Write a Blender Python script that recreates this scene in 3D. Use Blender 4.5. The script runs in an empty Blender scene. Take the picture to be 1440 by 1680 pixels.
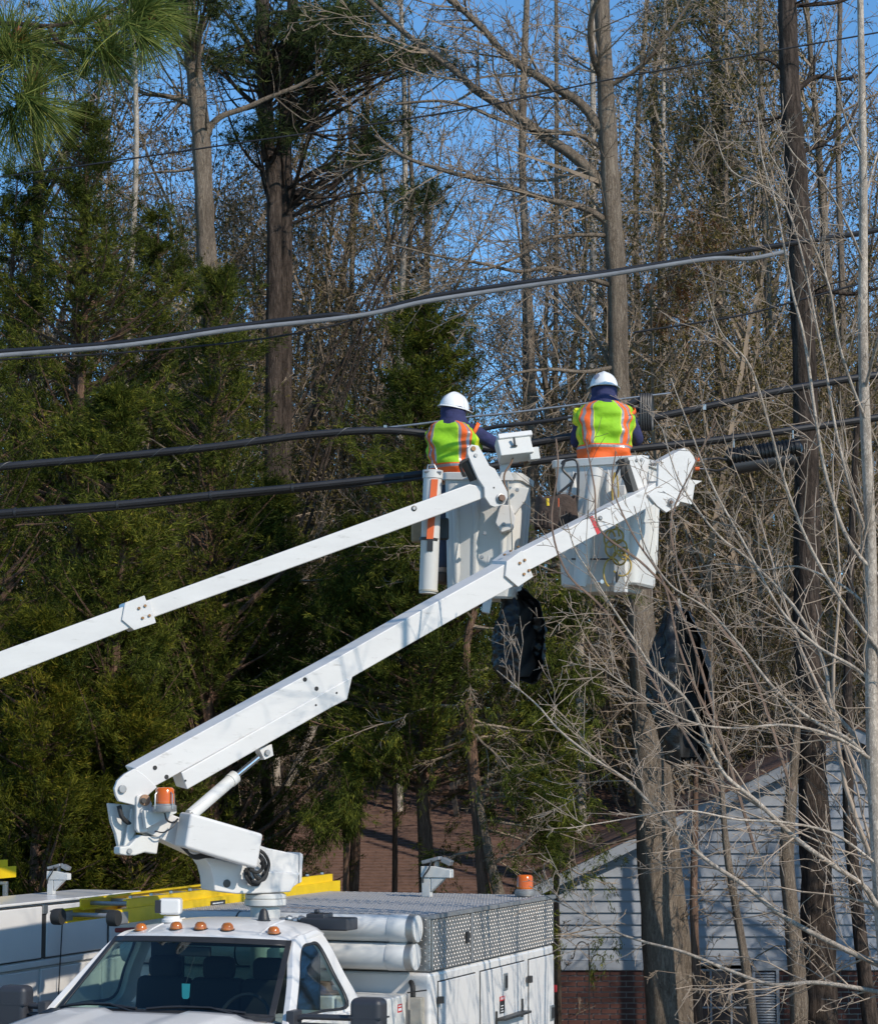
import bpy, math, random
import numpy as np
from mathutils import Vector, Matrix
from math import radians, sin, cos, pi, atan2, sqrt

SC = bpy.context.scene
COL = SC.collection
# ------------------------------------------------------------------ camera
F, CXP, CYP = 3800.0, 720.0, 840.0
CAMZ = 3.2
TILT = math.atan(430 / F)
cam_d = bpy.data.cameras.new('camera')
cam_d.sensor_fit = 'HORIZONTAL'
cam_d.sensor_width = 36.0
cam_d.lens = F / 1440 * 36.0
cam_d.clip_start = 0.2
cam_d.clip_end = 3000
cam = bpy.data.objects.new('camera', cam_d)
COL.objects.link(cam)
cam.location = (0, 0, CAMZ)
cam.rotation_euler = (pi / 2 + TILT, 0, 0)
SC.camera = cam
# ------------------------------------------------------------------ light
SUN = Vector((0.59, -0.575, 0.565)).normalized()
SEL = math.asin(SUN.z)
w = bpy.data.worlds.new('World')
SC.world = w
w.use_nodes = True
nt = w.node_tree
nt.nodes.clear()
sky = nt.nodes.new('ShaderNodeTexSky')
sky.sky_type = 'NISHITA'
sky.sun_disc = False
sky.sun_elevation = SEL
sky.sun_rotation = atan2(SUN.x, SUN.y)
sky.altitude = 0
sky.air_density = 0.7
sky.dust_density = 0.15
sky.ozone_density = 4.0
bg = nt.nodes.new('ShaderNodeBackground')
bg.inputs[1].default_value = 0.148
out = nt.nodes.new('ShaderNodeOutputWorld')
tint = nt.nodes.new('ShaderNodeMix'); tint.data_type = 'RGBA'; tint.blend_type = 'MULTIPLY'
tint.inputs[0].default_value = 1.0; tint.inputs[7].default_value = (.92, 1.30, 1.36, 1)      # a deep clear winter blue
nt.links.new(sky.outputs[0], tint.inputs[6]); nt.links.new(tint.outputs[2], bg.inputs[0])
nt.links.new(bg.outputs[0], out.inputs[0])
sd = bpy.data.lights.new('sun', 'SUN')
sd.energy = 4.1
sd.angle = radians(0.5)
sd.color = (1.0, 0.905, 0.775)
so = bpy.data.objects.new('sun', sd)
COL.objects.link(so)
so.rotation_euler = SUN.to_track_quat('Z', 'Y').to_euler()
SC.view_settings.view_transform = 'Standard'
SC.view_settings.look = 'None'
SC.view_settings.exposure = 0.0
SC.view_settings.gamma = 1.0
SC.view_settings.use_curve_mapping = False
try:
    SC.cycles.max_bounces = 6
    SC.cycles.transparent_max_bounces = 12
    SC.cycles.caustics_reflective = False
    SC.cycles.caustics_refractive = False
except Exception:
    pass

# ------------------------------------------------------------------ helpers
def ray(px, py):
    x, y = (px - CXP) / F, -(py - CYP) / F
    c, s = cos(TILT), sin(TILT)
    return Vector((x, c - y * s, y * c + s))

def at(px, py, d):
    r = ray(px, py)
    return Vector((0, 0, CAMZ)) + r * (d / r.y)

class Plane:
    """vertical plane in the place, through two ground points; pixels are read off on it"""
    def __init__(s, a, b):
        s.a = Vector((a[0], a[1], 0)); d = Vector((b[0] - a[0], b[1] - a[1], 0)).normalized()
        s.u = d
        n = Vector((d.y, -d.x, 0))
        s.n = n if n.y < 0 else -n           # towards the viewer
    def p(s, px, py, off=0.0):
        r = ray(px, py); o = Vector((0, 0, CAMZ))
        t = ((s.a + s.n * off) - o).dot(s.n) / r.dot(s.n)
        return o + r * t

RINV = {}
def put(name, data, parent=None):
    o = bpy.data.objects.new(name, data)
    COL.objects.link(o)
    if parent is not None:
        o.parent = parent
        RINV[o.name] = RINV.get(parent.name, Matrix())
    else:
        RINV[o.name] = Matrix()
    return o

def tag(o, label=None, cat=None, group=None, kind=None):
    if label: o['label'] = label
    if cat: o['category'] = cat
    if group: o['group'] = group
    if kind: o['kind'] = kind
    return o

def root(name, loc, rz, label, cat, group=None):
    o = bpy.data.objects.new(name, None)
    COL.objects.link(o)
    o.empty_display_size = 0.3
    o.location = loc
    o.rotation_euler = (0, 0, rz)
    RINV[o.name] = (Matrix.Translation(Vector(loc)) @ Matrix.Rotation(rz, 4, 'Z')).inverted()
    return tag(o, label, cat, group)

def catmull(pts, n):
    pts = [Vector(p) for p in pts]
    P = [pts[0] * 2 - pts[1]] + pts + [pts[-1] * 2 - pts[-2]]
    o = []
    for i in range(1, len(P) - 2):
        a, b, c, d = P[i - 1], P[i], P[i + 1], P[i + 2]
        for k in range(n):
            t = k / n
            o.append(0.5 * ((2 * b) + (c - a) * t + (2 * a - 5 * b + 4 * c - d) * t * t + (3 * b - a - 3 * c + d) * t ** 3))
    o.append(pts[-1])
    return o

class MB:
    def __init__(s):
        s.v, s.f, s.m = [], [], []
    def add(s, vs, fs, m=0):
        k = len(s.v)
        s.v += [Vector(v) for v in vs]
        s.f += [[i + k for i in f] for f in fs]
        s.m += [m] * len(fs)
        return s
    def box(s, c, sz, M=None, m=0):
        x, y, z = sz[0] / 2, sz[1] / 2, sz[2] / 2
        vs = [Vector((a * x, b * y, d * z)) for a in (-1, 1) for b in (-1, 1) for d in (-1, 1)]
        if M is not None: vs = [M @ v for v in vs]
        vs = [v + Vector(c) for v in vs]
        return s.add(vs, [(0, 1, 3, 2), (4, 6, 7, 5), (0, 4, 5, 1), (2, 3, 7, 6), (0, 2, 6, 4), (1, 5, 7, 3)], m)
    def bx(s, x0, x1, y0, y1, z0, z1, m=0):
        return s.box(((x0 + x1) / 2, (y0 + y1) / 2, (z0 + z1) / 2), (x1 - x0, y1 - y0, z1 - z0), None, m)
    def prism(s, pts, off, m=0):
        pts = [Vector(p) for p in pts]; off = Vector(off); n = len(pts)
        nn = Vector((0, 0, 0))
        for i in range(n): nn += pts[i].cross(pts[(i + 1) % n])
        if nn.dot(off) > 0: pts = pts[::-1]
        vs = pts + [p + off for p in pts]
        fs = [list(range(n)), list(range(2 * n - 1, n - 1, -1))]
        fs += [(i, n + i, n + (i + 1) % n, (i + 1) % n) for i in range(n)]
        return s.add(vs, fs, m)
    def tube(s, pts, r, n=10, caps=True, m=0):
        pts = [Vector(p) for p in pts]; N = len(pts)
        rs = r if isinstance(r, (list, tuple)) else [r] * N
        up = None; vs = []
        for i, p in enumerate(pts):
            d = (pts[min(i + 1, N - 1)] - pts[max(i - 1, 0)])
            d = d.normalized() if d.length > 1e-9 else Vector((0, 0, 1))
            if up is None:
                up = Vector((0, 0, 1)) if abs(d.z) < .9 else Vector((1, 0, 0))
            a = d.cross(up)
            if a.length < 1e-6: a = d.orthogonal()
            a.normalize(); b = a.cross(d); up = b
            for k in range(n):
                t = 2 * pi * k / n
                vs.append(p + (a * cos(t) + b * sin(t)) * rs[i])
        fs = []
        for i in range(N - 1):
            for k in range(n):
                k2 = (k + 1) % n
                fs.append((i * n + k, (i + 1) * n + k, (i + 1) * n + k2, i * n + k2))
        if caps:
            fs.append(list(range(n))); fs.append(list(range(N * n - 1, (N - 1) * n - 1, -1)))
        return s.add(vs, fs, m)
    def lathe(s, o, ax, prof, n=16, m=0):
        o = Vector(o); ax = Vector(ax).normalized(); a = ax.orthogonal().normalized(); b = ax.cross(a)
        vs = []
        for r, h in prof:
            for k in range(n):
                t = 2 * pi * k / n
                vs.append(o + ax * h + (a * cos(t) + b * sin(t)) * max(r, 1e-4))
        fs = [(i * n + k, i * n + (k + 1) % n, (i + 1) * n + (k + 1) % n, (i + 1) * n + k) for i in range(len(prof) - 1) for k in range(n)]
        fs += [list(range(n - 1, -1, -1)), [(len(prof) - 1) * n + k for k in range(n)]]
        return s.add(vs, fs, m)
    def grid(s, fn, nu, nv, m=0, mf=None):
        k = len(s.v)
        for j in range(nv + 1):
            for i in range(nu + 1): s.v.append(Vector(fn(i / nu, j / nv)))
        for j in range(nv):
            for i in range(nu):
                a = k + j * (nu + 1) + i
                s.f.append([a, a + 1, a + nu + 2, a + nu + 1])
                s.m.append(mf(i, j) if mf else m)
        return s
    def build(s, name, mats, parent=None, world=False, bevel=0, ang=35, solid=0, seg=2, out=None):
        if out is not None:
            t = Vector((0, 0, 0))
            for f in s.f:
                t += (s.v[f[1]] - s.v[f[0]]).cross(s.v[f[2]] - s.v[f[0]])
            if t.dot(Vector(out)) < 0: s.f = [f[::-1] for f in s.f]
        me = bpy.data.meshes.new(name)
        if not isinstance(mats, (list, tuple)): mats = [mats]
        vs = s.v
        o = put(name, me, parent)
        if world and parent is not None:
            M = RINV[o.name]; vs = [M @ v for v in vs]
        me.from_pydata([tuple(v) for v in vs], [], s.f)
        for mt in mats: me.materials.append(mt)
        me.polygons.foreach_set('material_index', s.m)
        me.polygons.foreach_set('use_smooth', [True] * len(s.f))
        me.update()
        me.set_sharp_from_angle(angle=radians(ang))
        if solid:
            q = o.modifiers.new('s', 'SOLIDIFY'); q.thickness = abs(solid); q.offset = -1 if solid > 0 else 1
        if bevel:
            q = o.modifiers.new('b', 'BEVEL'); q.width = bevel; q.segments = seg; q.limit_method = 'ANGLE'; q.angle_limit = radians(40)
            q.harden_normals = True
        return o

def npmesh(name, V, Fc, mats, rnd=None, mi=None, smooth=False, cn=None):
    """V (n,3), Fc (m,k)"""
    me = bpy.data.meshes.new(name)
    V = np.ascontiguousarray(V, np.float32); Fc = np.ascontiguousarray(Fc, np.int32)
    m, k = Fc.shape
    me.vertices.add(len(V)); me.vertices.foreach_set('co', V.ravel())
    me.loops.add(m * k); me.loops.foreach_set('vertex_index', Fc.ravel())
    me.polygons.add(m); me.polygons.foreach_set('loop_start', np.arange(0, m * k, k, dtype=np.int32))
    if not isinstance(mats, (list, tuple)): mats = [mats]
    for q in mats: me.materials.append(q)
    if mi is not None: me.polygons.foreach_set('material_index', np.ascontiguousarray(mi, np.int32))
    me.polygons.foreach_set('use_smooth', np.full(m, smooth))
    me.update(calc_edges=True)
    if rnd is not None:
        a = me.attributes.new('rnd', 'FLOAT', 'FACE'); a.data.foreach_set('value', np.ascontiguousarray(rnd, np.float32))
    if cn is not None:
        a = me.attributes.new('cn', 'FLOAT_VECTOR', 'FACE'); a.data.foreach_set('vector', np.ascontiguousarray(cn, np.float32).ravel())
    return me

def nrm(a): return a / np.maximum(np.linalg.norm(a, axis=-1, keepdims=True), 1e-9)

def segmesh(segs, n=4):
    S = np.asarray(segs, float)          # p0 p1 r0 r1
    p0, p1, r0, r1 = S[:, :3], S[:, 3:6], S[:, 6], S[:, 7]
    d = nrm(p1 - p0)
    up = np.where(np.abs(d[:, 2:3]) < .9, [[0, 0, 1.0]], [[1.0, 0, 0]])
    a = nrm(np.cross(d, up)); b = np.cross(a, d)
    N = len(S)
    V = np.zeros((N, 2 * n, 3))
    for k in range(n):
        t = 2 * pi * k / n
        o = a * cos(t) + b * sin(t)
        V[:, k] = p0 + o * r0[:, None]; V[:, n + k] = p1 + o * r1[:, None]
    base = (np.arange(N) * 2 * n)[:, None]
    Fc = []
    for k in range(n):
        k2 = (k + 1) % n
        Fc.append(base + np.array([[k, n + k, n + k2, k2]]))
    return V.reshape(-1, 3), np.concatenate(Fc, 0)

def join(parts):
    Vs, Fs, k = [], [], 0
    for V, Fc in parts:
        Vs.append(V); Fs.append(Fc + k); k += len(V)
    return np.concatenate(Vs), np.concatenate(Fs)

# ------------------------------------------------------------------ materials
def _mat(name):
    m = bpy.data.materials.new(name); m.use_nodes = True
    return m, m.node_tree, m.node_tree.nodes['Principled BSDF']

def N(t, k, **kw):
    n = t.nodes.new(k)
    for a, b in kw.items():
        if a.startswith('i_'):
            n.inputs[a[2:].replace('_', ' ')].default_value = b
        else: setattr(n, a, b)
    return n

def ramp(t, fac, stops):
    r = t.nodes.new('ShaderNodeValToRGB'); e = r.color_ramp.elements
    e[0].position = stops[0][0]; e[0].color = (*stops[0][1], 1)
    e[1].position = stops[-1][0]; e[1].color = (*stops[-1][1], 1)
    for p, c in stops[1:-1]:
        q = e.new(p); q.color = (*c, 1)
    t.links.new(fac, r.inputs[0])
    return r.outputs[0]

def mat(name, c, rough=.5, metal=0.0, var=0.0, vscale=6.0, dirt=None, dthr=.62, bump=0.0, bscale=60.0, spec=.5, coat=0.0, stretch=None):
    m, t, p = _mat(name)
    p.inputs['Roughness'].default_value = rough
    p.inputs['Metallic'].default_value = metal
    p.inputs['Specular IOR Level'].default_value = spec
    p.inputs['Coat Weight'].default_value = coat
    p.inputs['Base Color'].default_value = (*c, 1)
    if var or dirt or bump:
        tc = N(t, 'ShaderNodeTexCoord'); src = tc.outputs['Object']
        if stretch:
            mp = N(t, 'ShaderNodeMapping'); mp.inputs['Scale'].default_value = stretch
            t.links.new(src, mp.inputs[0]); src = mp.outputs[0]
    if var:
        n = N(t, 'ShaderNodeTexNoise', i_Scale=vscale, i_Detail=6.0, i_Roughness=.65); t.links.new(src, n.inputs['Vector'])
        col = ramp(t, n.outputs[0], [(.3, tuple(x * (1 - var) for x in c)), (.7, tuple(min(1, x * (1 + var)) for x in c))])
        if dirt:
            n2 = N(t, 'ShaderNodeTexNoise', i_Scale=vscale * 3.1, i_Detail=8.0, i_Roughness=.7); t.links.new(src, n2.inputs['Vector'])
            f = ramp(t, n2.outputs[0], [(dthr, (0, 0, 0)), (dthr + .14, (1, 1, 1))])
            mx = N(t, 'ShaderNodeMix', data_type='RGBA'); t.links.new(f, mx.inputs[0]); t.links.new(col, mx.inputs[6]); mx.inputs[7].default_value = (*dirt, 1)
            col = mx.outputs[2]
        t.links.new(col, p.inputs['Base Color'])
    if bump:
        n = N(t, 'ShaderNodeTexNoise', i_Scale=bscale, i_Detail=4.0); t.links.new(src, n.inputs['Vector'])
        b = N(t, 'ShaderNodeBump', i_Strength=bump, i_Distance=.02); t.links.new(n.outputs[0], b.inputs['Height']); t.links.new(b.outputs[0], p.inputs['Normal'])
    return m

def leafmat(name, stops, trans=.18, rough=.6, pscale=.5, soft=False):
    """hue from a per-leaf random value and a slow noise through the crown"""
    m = bpy.data.materials.new(name); m.use_nodes = True; t = m.node_tree; t.nodes.clear()
    at_ = N(t, 'ShaderNodeAttribute', attribute_name='rnd')
    tc = N(t, 'ShaderNodeTexCoord')
    n = N(t, 'ShaderNodeTexNoise', i_Scale=pscale, i_Detail=3.0); t.links.new(tc.outputs['Object'], n.inputs['Vector'])
    ad = N(t, 'ShaderNodeMath', operation='MULTIPLY_ADD'); ad.inputs[1].default_value = 1.6; ad.inputs[2].default_value = -.8
    t.links.new(n.outputs[0], ad.inputs[0])
    a2 = N(t, 'ShaderNodeMath', operation='ADD'); t.links.new(ad.outputs[0], a2.inputs[0]); t.links.new(at_.outputs['Fac'], a2.inputs[1])
    c = ramp(t, a2.outputs[0], stops)
    d = N(t, 'ShaderNodeBsdfPrincipled'); d.inputs['Roughness'].default_value = rough; d.inputs['Specular IOR Level'].default_value = .08
    tr = N(t, 'ShaderNodeBsdfTranslucent'); mx = N(t, 'ShaderNodeMixShader'); mx.inputs[0].default_value = trans
    o = N(t, 'ShaderNodeOutputMaterial')
    if soft:
        an = N(t, 'ShaderNodeAttribute', attribute_name='cn'); vt = N(t, 'ShaderNodeVectorTransform', vector_type='NORMAL', convert_from='OBJECT', convert_to='WORLD')
        t.links.new(an.outputs['Vector'], vt.inputs[0]); t.links.new(vt.outputs[0], d.inputs['Normal']); t.links.new(vt.outputs[0], tr.inputs['Normal'])
    t.links.new(c, d.inputs['Base Color']); t.links.new(c, tr.inputs[0])
    t.links.new(d.outputs[0], mx.inputs[1]); t.links.new(tr.outputs[0], mx.inputs[2]); t.links.new(mx.outputs[0], o.inputs[0])
    return m

def barkmat(name, light, dark, scale=9.0, bump=.8, zs=.22, mid=.5):
    m, t, p = _mat(name)
    p.inputs['Roughness'].default_value = .9; p.inputs['Specular IOR Level'].default_value = .15
    tc = N(t, 'ShaderNodeTexCoord'); mp = N(t, 'ShaderNodeMapping'); mp.inputs['Scale'].default_value = (1, 1, zs)
    t.links.new(tc.outputs['Object'], mp.inputs[0])
    v = N(t, 'ShaderNodeTexVoronoi', i_Scale=scale * 1.6); v.feature = 'DISTANCE_TO_EDGE'
    n = N(t, 'ShaderNodeTexNoise', i_Scale=scale, i_Detail=8.0, i_Roughness=.7)
    t.links.new(mp.outputs[0], n.inputs['Vector'])
    vm = N(t, 'ShaderNodeVectorMath', operation='MULTIPLY_ADD'); vm.inputs[1].default_value = (.25, .25, .25)
    t.links.new(n.outputs['Color'], vm.inputs[0]); t.links.new(mp.outputs[0], vm.inputs[2]); t.links.new(vm.outputs[0], v.inputs['Vector'])
    mul = N(t, 'ShaderNodeMath', operation='MULTIPLY_ADD'); mul.inputs[1].default_value = 1.5
    t.links.new(v.outputs['Distance'], mul.inputs[0]); t.links.new(n.outputs[0], mul.inputs[2])
    c = ramp(t, mul.outputs[0], [(.35, dark), (mid + .12, tuple((a + b) / 2 for a, b in zip(light, dark))), (.95, light)])
    n2 = N(t, 'ShaderNodeTexNoise', i_Scale=1.3, i_Detail=3.0); t.links.new(tc.outputs['Object'], n2.inputs['Vector'])
    mx = N(t, 'ShaderNodeMix', data_type='RGBA', blend_type='MULTIPLY'); mx.inputs[0].default_value = .7
    c2 = ramp(t, n2.outputs[0], [(.3, (.55, .52, .5)), (.7, (1.15, 1.12, 1.1))])
    t.links.new(c, mx.inputs[6]); t.links.new(c2, mx.inputs[7]); t.links.new(mx.outputs[2], p.inputs['Base Color'])
    b = N(t, 'ShaderNodeBump', i_Strength=bump, i_Distance=.04); t.links.new(mul.outputs[0], b.inputs['Height']); t.links.new(b.outputs[0], p.inputs['Normal'])
    return m

M = {}
M['bark'] = barkmat('oak_bark', (.47, .385, .30), (.10, .075, .055), 15.0, .9, .16)
M['bark_dark'] = barkmat('pine_bark', (.11, .085, .07), (.018, .014, .012), 7.0)
M['bark_cedar'] = barkmat('cedar_bark', (.27, .17, .12), (.06, .038, .028), 12, .6, .1)
M['bark_pale'] = barkmat('pale_bark', (.60, .53, .45), (.20, .17, .14), 14, .4, .5)
M['twig'] = mat('twig_bark', (.22, .17, .125), .85, var=.45, vscale=1.2, spec=.15)
M['twig_far'] = mat('far_twig_bark', (.11, .085, .055), .9, var=.45, vscale=.6, spec=.1)
M['twig_pale'] = mat('pale_twig_bark', (.27, .21, .155), .8, var=.5, vscale=2.0, spec=.2)
M['twig_near'] = mat('grey_near_twig_bark', (.36, .285, .22), .75, var=.4, vscale=4.0, spec=.25)
M['twig_red'] = mat('young_shoot_bark', (.20, .135, .10), .7, var=.3, vscale=3.0, spec=.25)
M['cedar'] = leafmat('cedar_foliage', [(.05, (.018, .026, .004)), (.45, (.058, .074, .012)), (.8, (.145, .155, .024)), (1.0, (.25, .22, .025))])
M['cedar_y'] = leafmat('yellow_cedar_foliage', [(.05, (.028, .034, .005)), (.45, (.075, .085, .009)), (.8, (.165, .15, .016)), (1.0, (.27, .19, .025))])
M['pine'] = leafmat('pine_needles', [(.1, (.018, .028, .010)), (.5, (.045, .060, .018)), (1.0, (.11, .125, .035))])
M['pine_near'] = leafmat('near_pine_needles', [(.1, (.06, .095, .022)), (.55, (.145, .185, .04)), (1.0, (.36, .34, .10))])
M['bud'] = leafmat('spring_buds', [(.1, (.060, .050, .018)), (.5, (.11, .09, .03)), (1.0, (.19, .135, .05))])
M['brown_leaf'] = leafmat('brown_cedar_leaves', [(.1, (.13, .055, .02)), (.5, (.17, .085, .035)), (1.0, (.24, .14, .06))])
M['white'] = mat('white_fleet_paint', (.69, .675, .655), .32, var=.03, vscale=2.0, dirt=(.52, .49, .44), dthr=.66, coat=.25)
M['white_worn'] = mat('worn_white_fibreglass', (.62, .61, .58), .5, var=.05, vscale=2.0, dirt=(.42, .38, .33), dthr=.66, bump=.05, bscale=30, stretch=(1, 1, .3))
M['boomw'] = mat('white_boom_paint', (.63, .615, .595), .38, var=.06, vscale=2.5, dirt=(.40, .38, .35), dthr=.60, stretch=(.6, .6, 2.5))
M['black'] = mat('black_plastic', (.022, .022, .024), .45, bump=.1, bscale=200)
M['mirror_shell'] = mat('dark_grey_mirror_shell', (.035, .037, .045), .42, bump=.15, bscale=300)
M['rubber'] = mat('black_rubber', (.02, .02, .02), .7)
M['lash'] = mat('dull_lashing_wire', (.09, .09, .09), .5, .5)
M['cable'] = mat('black_cable_jacket', (.014, .014, .016), .42, var=.4, vscale=3)
M['lug'] = mat('bright_worn_lug', (.50, .48, .46), .42, 1.0)
M['alu'] = mat('bare_aluminium', (.40, .39, .37), .45, .75, var=.15, vscale=8)
M['alu_dull'] = mat('dull_aluminium', (.33, .33, .33), .5, .6, var=.2, vscale=10)
M['locker'] = mat('white_pipe_locker_paint', (.70, .69, .665), .42, var=.04, vscale=2.0, dirt=(.50, .46, .40), dthr=.68)
M['steel'] = mat('galvanised_steel', (.42, .43, .43), .4, .9, var=.2, vscale=14)
M['chrome'] = mat('polished_rod', (.75, .75, .75), .12, 1.0)
M['dark_steel'] = mat('dark_steel', (.09, .085, .08), .5, .7)
M['rust'] = mat('rusty_bolt_head', (.30, .17, .08), .6, .5, var=.3, vscale=40)
M['brown_metal'] = mat('brown_fitting', (.18, .11, .08), .6, .3)
M['amber'] = mat('amber_lens', (.60, .115, .003), .15, coat=.4)
M['amber_d'] = mat('small_amber_lens', (.48, .13, .015), .15, coat=.6)
M['red'] = mat('red_tape', (.55, .03, .035), .5)
M['orange'] = mat('orange_tape', (.72, .13, .03), .5)
M['yellow'] = mat('yellow_fibreglass', (.76, .51, .008), .42, var=.12, vscale=5, dirt=(.45, .33, .03), dthr=.64)
M['beige'] = mat('weathered_beige_post', (.42, .38, .31), .6, var=.2, vscale=6)
M['navy'] = mat('navy_sweatshirt', (.026, .030, .095), .9, var=.3, vscale=14, bump=.5, bscale=18)
M['lime'] = mat('lime_vest_mesh', (.27, .55, .012), .75, var=.08, vscale=8, bump=.5, bscale=14)
M['lime_y'] = mat('yellow_vest_edge', (.62, .70, .03), .7)
M['orange_c'] = mat('orange_vest_band', (.85, .13, .015), .7, var=.05, vscale=8, bump=.4, bscale=16)
M['reflect'] = mat('grey_reflective_tape', (.34, .31, .32), .35, .35, bump=.4, bscale=20)
M['hat'] = mat('white_hard_hat', (.80, .80, .80), .28, coat=.3)
M['hat_mark'] = mat('grey_hat_sticker', (.25, .26, .32), .4)
M['skin'] = mat('skin', (.45, .27, .19), .55)
M['glove'] = mat('tan_work_glove', (.34, .23, .13), .8, var=.2, vscale=20)
M['jeans'] = mat('dark_work_trousers', (.05, .06, .09), .9, var=.2, vscale=12)
M['boot'] = mat('brown_boot', (.09, .05, .03), .7)
M['vinyl'] = mat('black_vinyl', (.007, .007, .0075), .36, var=.3, vscale=8, bump=.6, bscale=14, spec=.42)
M['bag'] = mat('brown_canvas_bag', (.055, .036, .028), .85, var=.4, vscale=20, bump=.4, bscale=40)
M['rope'] = mat('yellow_rope', (.42, .29, .07), .7, var=.25, vscale=30)
M['sticker_w'] = mat('white_sticker', (.75, .75, .75), .5)
M['interior'] = mat('dark_cab_lining', (.035, .037, .04), .8)
M['seat'] = mat('black_seat_fabric', (.016, .016, .018), .9)
M['cyan'] = mat('cyan_paper', (.10, .55, .65), .6)
M['asphalt'] = mat('asphalt', (.12, .118, .112), .9, var=.3, vscale=3, bump=.4, bscale=120)
M['roadpaint'] = mat('yellow_road_paint', (.6, .42, .05), .7)
M['litter'] = mat('leaf_litter', (.19, .14, .085), .95, var=.5, vscale=1.5, bump=.8, bscale=12)
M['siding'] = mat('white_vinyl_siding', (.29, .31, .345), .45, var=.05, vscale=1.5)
M['shingle'] = mat('brown_roof_shingles', (.145, .082, .060), .9, var=.3, vscale=8, stretch=(1, 1, 3), bump=.5, bscale=60)
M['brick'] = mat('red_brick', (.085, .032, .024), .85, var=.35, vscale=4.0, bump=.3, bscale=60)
M['mortar'] = mat('grey_mortar', (.36, .33, .30), .95, var=.15, vscale=10)
M['dark_gap'] = mat('dark_soffit_board', (.10, .10, .10), .8)
m_, t_, p_ = _mat('tinted_cab_glass')
t_.nodes.remove(p_)
tr = N(t_, 'ShaderNodeBsdfTransparent'); tr.inputs[0].default_value = (.58, .72, .68, 1)
gl = N(t_, 'ShaderNodeBsdfGlossy'); gl.inputs['Roughness'].default_value = .03; gl.inputs[0].default_value = (.9, .95, 1, 1)
fr0 = N(t_, 'ShaderNodeLayerWeight'); fr0.inputs[0].default_value = .5
fr = N(t_, 'ShaderNodeMath', operation='POWER'); fr.inputs[1].default_value = 4.0; t_.links.new(fr0.outputs['Facing'], fr.inputs[0])
mx = N(t_, 'ShaderNodeMixShader')
ad_ = N(t_, 'ShaderNodeMath', operation='MULTIPLY_ADD'); ad_.inputs[1].default_value = .8; ad_.inputs[2].default_value = .045
t_.links.new(fr.outputs[0], ad_.inputs[0]); t_.links.new(ad_.outputs[0], mx.inputs[0]); t_.links.new(tr.outputs[0], mx.inputs[1]); t_.links.new(gl.outputs[0], mx.inputs[2])
t_.links.new(mx.outputs[0], t_.nodes['Material Output'].inputs[0])
M['glass'] = m_
M['win_glass'] = mat('dark_window_glass', (.03, .035, .045), .06, spec=.8)
# ================================================================== ground
def gz(y):
    t = min(1, max(0, (y - 24.5) / 7.0)); t = t * t * (3 - 2 * t)
    z = -1.75 * t
    if y > 46: z += min(1, (y - 46) / 45) * 1.9
    if y > 91: z += (y - 91) * .03
    return z
mb = MB()
ys = [-60, -20, 0, 10, 18, 24, 25.5, 27, 28.5, 30, 31.5, 33, 38, 46, 55, 65, 75, 91, 130, 250, 600, 1500]
xs = [-700, -300, -120, -60, -30, -15, -8, 0, 8, 15, 30, 60, 120, 300, 700]
for y in ys:
    for x in xs: mb.v.append(Vector((x, y, gz(y) - .012)))
for j in range(len(ys) - 1):
    for i in range(len(xs) - 1):
        a = j * len(xs) + i; mb.f.append([a, a + 1, a + 1 + len(xs), a + len(xs)]); mb.m.append(0)
tag(mb.build('ground', M['litter'], ang=180), kind='structure')
# the road runs the way the trucks stand
TA = radians(20)
RD = Vector((sin(TA), cos(TA), 0)); RL = Vector((cos(TA), -sin(TA), 0))
T0 = Vector((-1.85, 16.2, 0))
def tl(x, t, z=0.0): return T0 + RL * x + RD * t + Vector((0, 0, z))
mb = MB(); c = [tl(-7.5, -40), tl(2.6, -40), tl(2.6, 8.5), tl(-7.5, 7)]
mb.add(c, [(0, 1, 2, 3)]); tag(mb.build('road', M['asphalt']), kind='structure')
mb = MB(); c = [tl(-1.95, -40, .004), tl(-1.85, -40, .004), tl(-1.85, 7.5, .004), tl(-1.95, 7.5, .004)]
mb.add(c, [(0, 1, 2, 3)]); tag(mb.build('road_marking', M['roadpaint']), kind='structure')

# ================================================================== vegetation
def unit(rng):
    v = rng.normal(size=3); return v / np.linalg.norm(v)

def grow(S, rng, p, d, L, r, lvl, P, tips=None):
    maxl = len(P['kids'])
    step = P['step'][min(lvl, len(P['step']) - 1)]
    n = max(2, int(L / step + .5)); sl = L / n
    kids = P['kids'][lvl] if lvl < maxl else 0
    wob = P['wob'][min(lvl, len(P['wob']) - 1)]; upk = P['up'][min(lvl, len(P['up']) - 1)]
    sts = P.get('start', [.25, .15, .1, .1]); st = sts[min(lvl, len(sts) - 1)]
    ks = sorted(rng.uniform(st, .98, kids)) if kids else []
    ki = 0
    rmin = P.get('rmin', .004)
    for i in range(n):
        d = d + rng.normal(size=3) * wob; d[2] += upk; d = d / np.linalg.norm(d)
        q = p + d * sl
        f0, f1 = i / n, (i + 1) / n
        ra = max(rmin, r * (1 - .85 * f0)); rb = max(rmin * .7, r * (1 - .85 * f1))
        S.append((*p, *q, ra, rb))
        while ki < len(ks) and ks[ki] <= f1:
            f = ks[ki]; ki += 1
            pp = p + (q - p) * ((f - f0) / (f1 - f0))
            ang = radians(rng.uniform(*P['ang'][min(lvl, len(P['ang']) - 1)]))
            a = unit(rng); a = a - d * a.dot(d); a /= np.linalg.norm(a)
            if P.get('flat') and lvl >= 1: a = a * np.array([1, .5, 1]); a /= np.linalg.norm(a)
            dd = d * cos(ang) + a * sin(ang)
            lf = P['lf'][min(lvl, len(P['lf']) - 1)] * rng.uniform(.55, 1.1) * (1 - .55 * f)
            grow(S, rng, pp, dd, L * lf, max(rmin, r * (1 - .8 * f) * rng.uniform(.35, .6)), lvl + 1, P, tips)
        p = q
    if tips is not None and lvl >= maxl - 1: tips.append((*p, *d))

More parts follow.
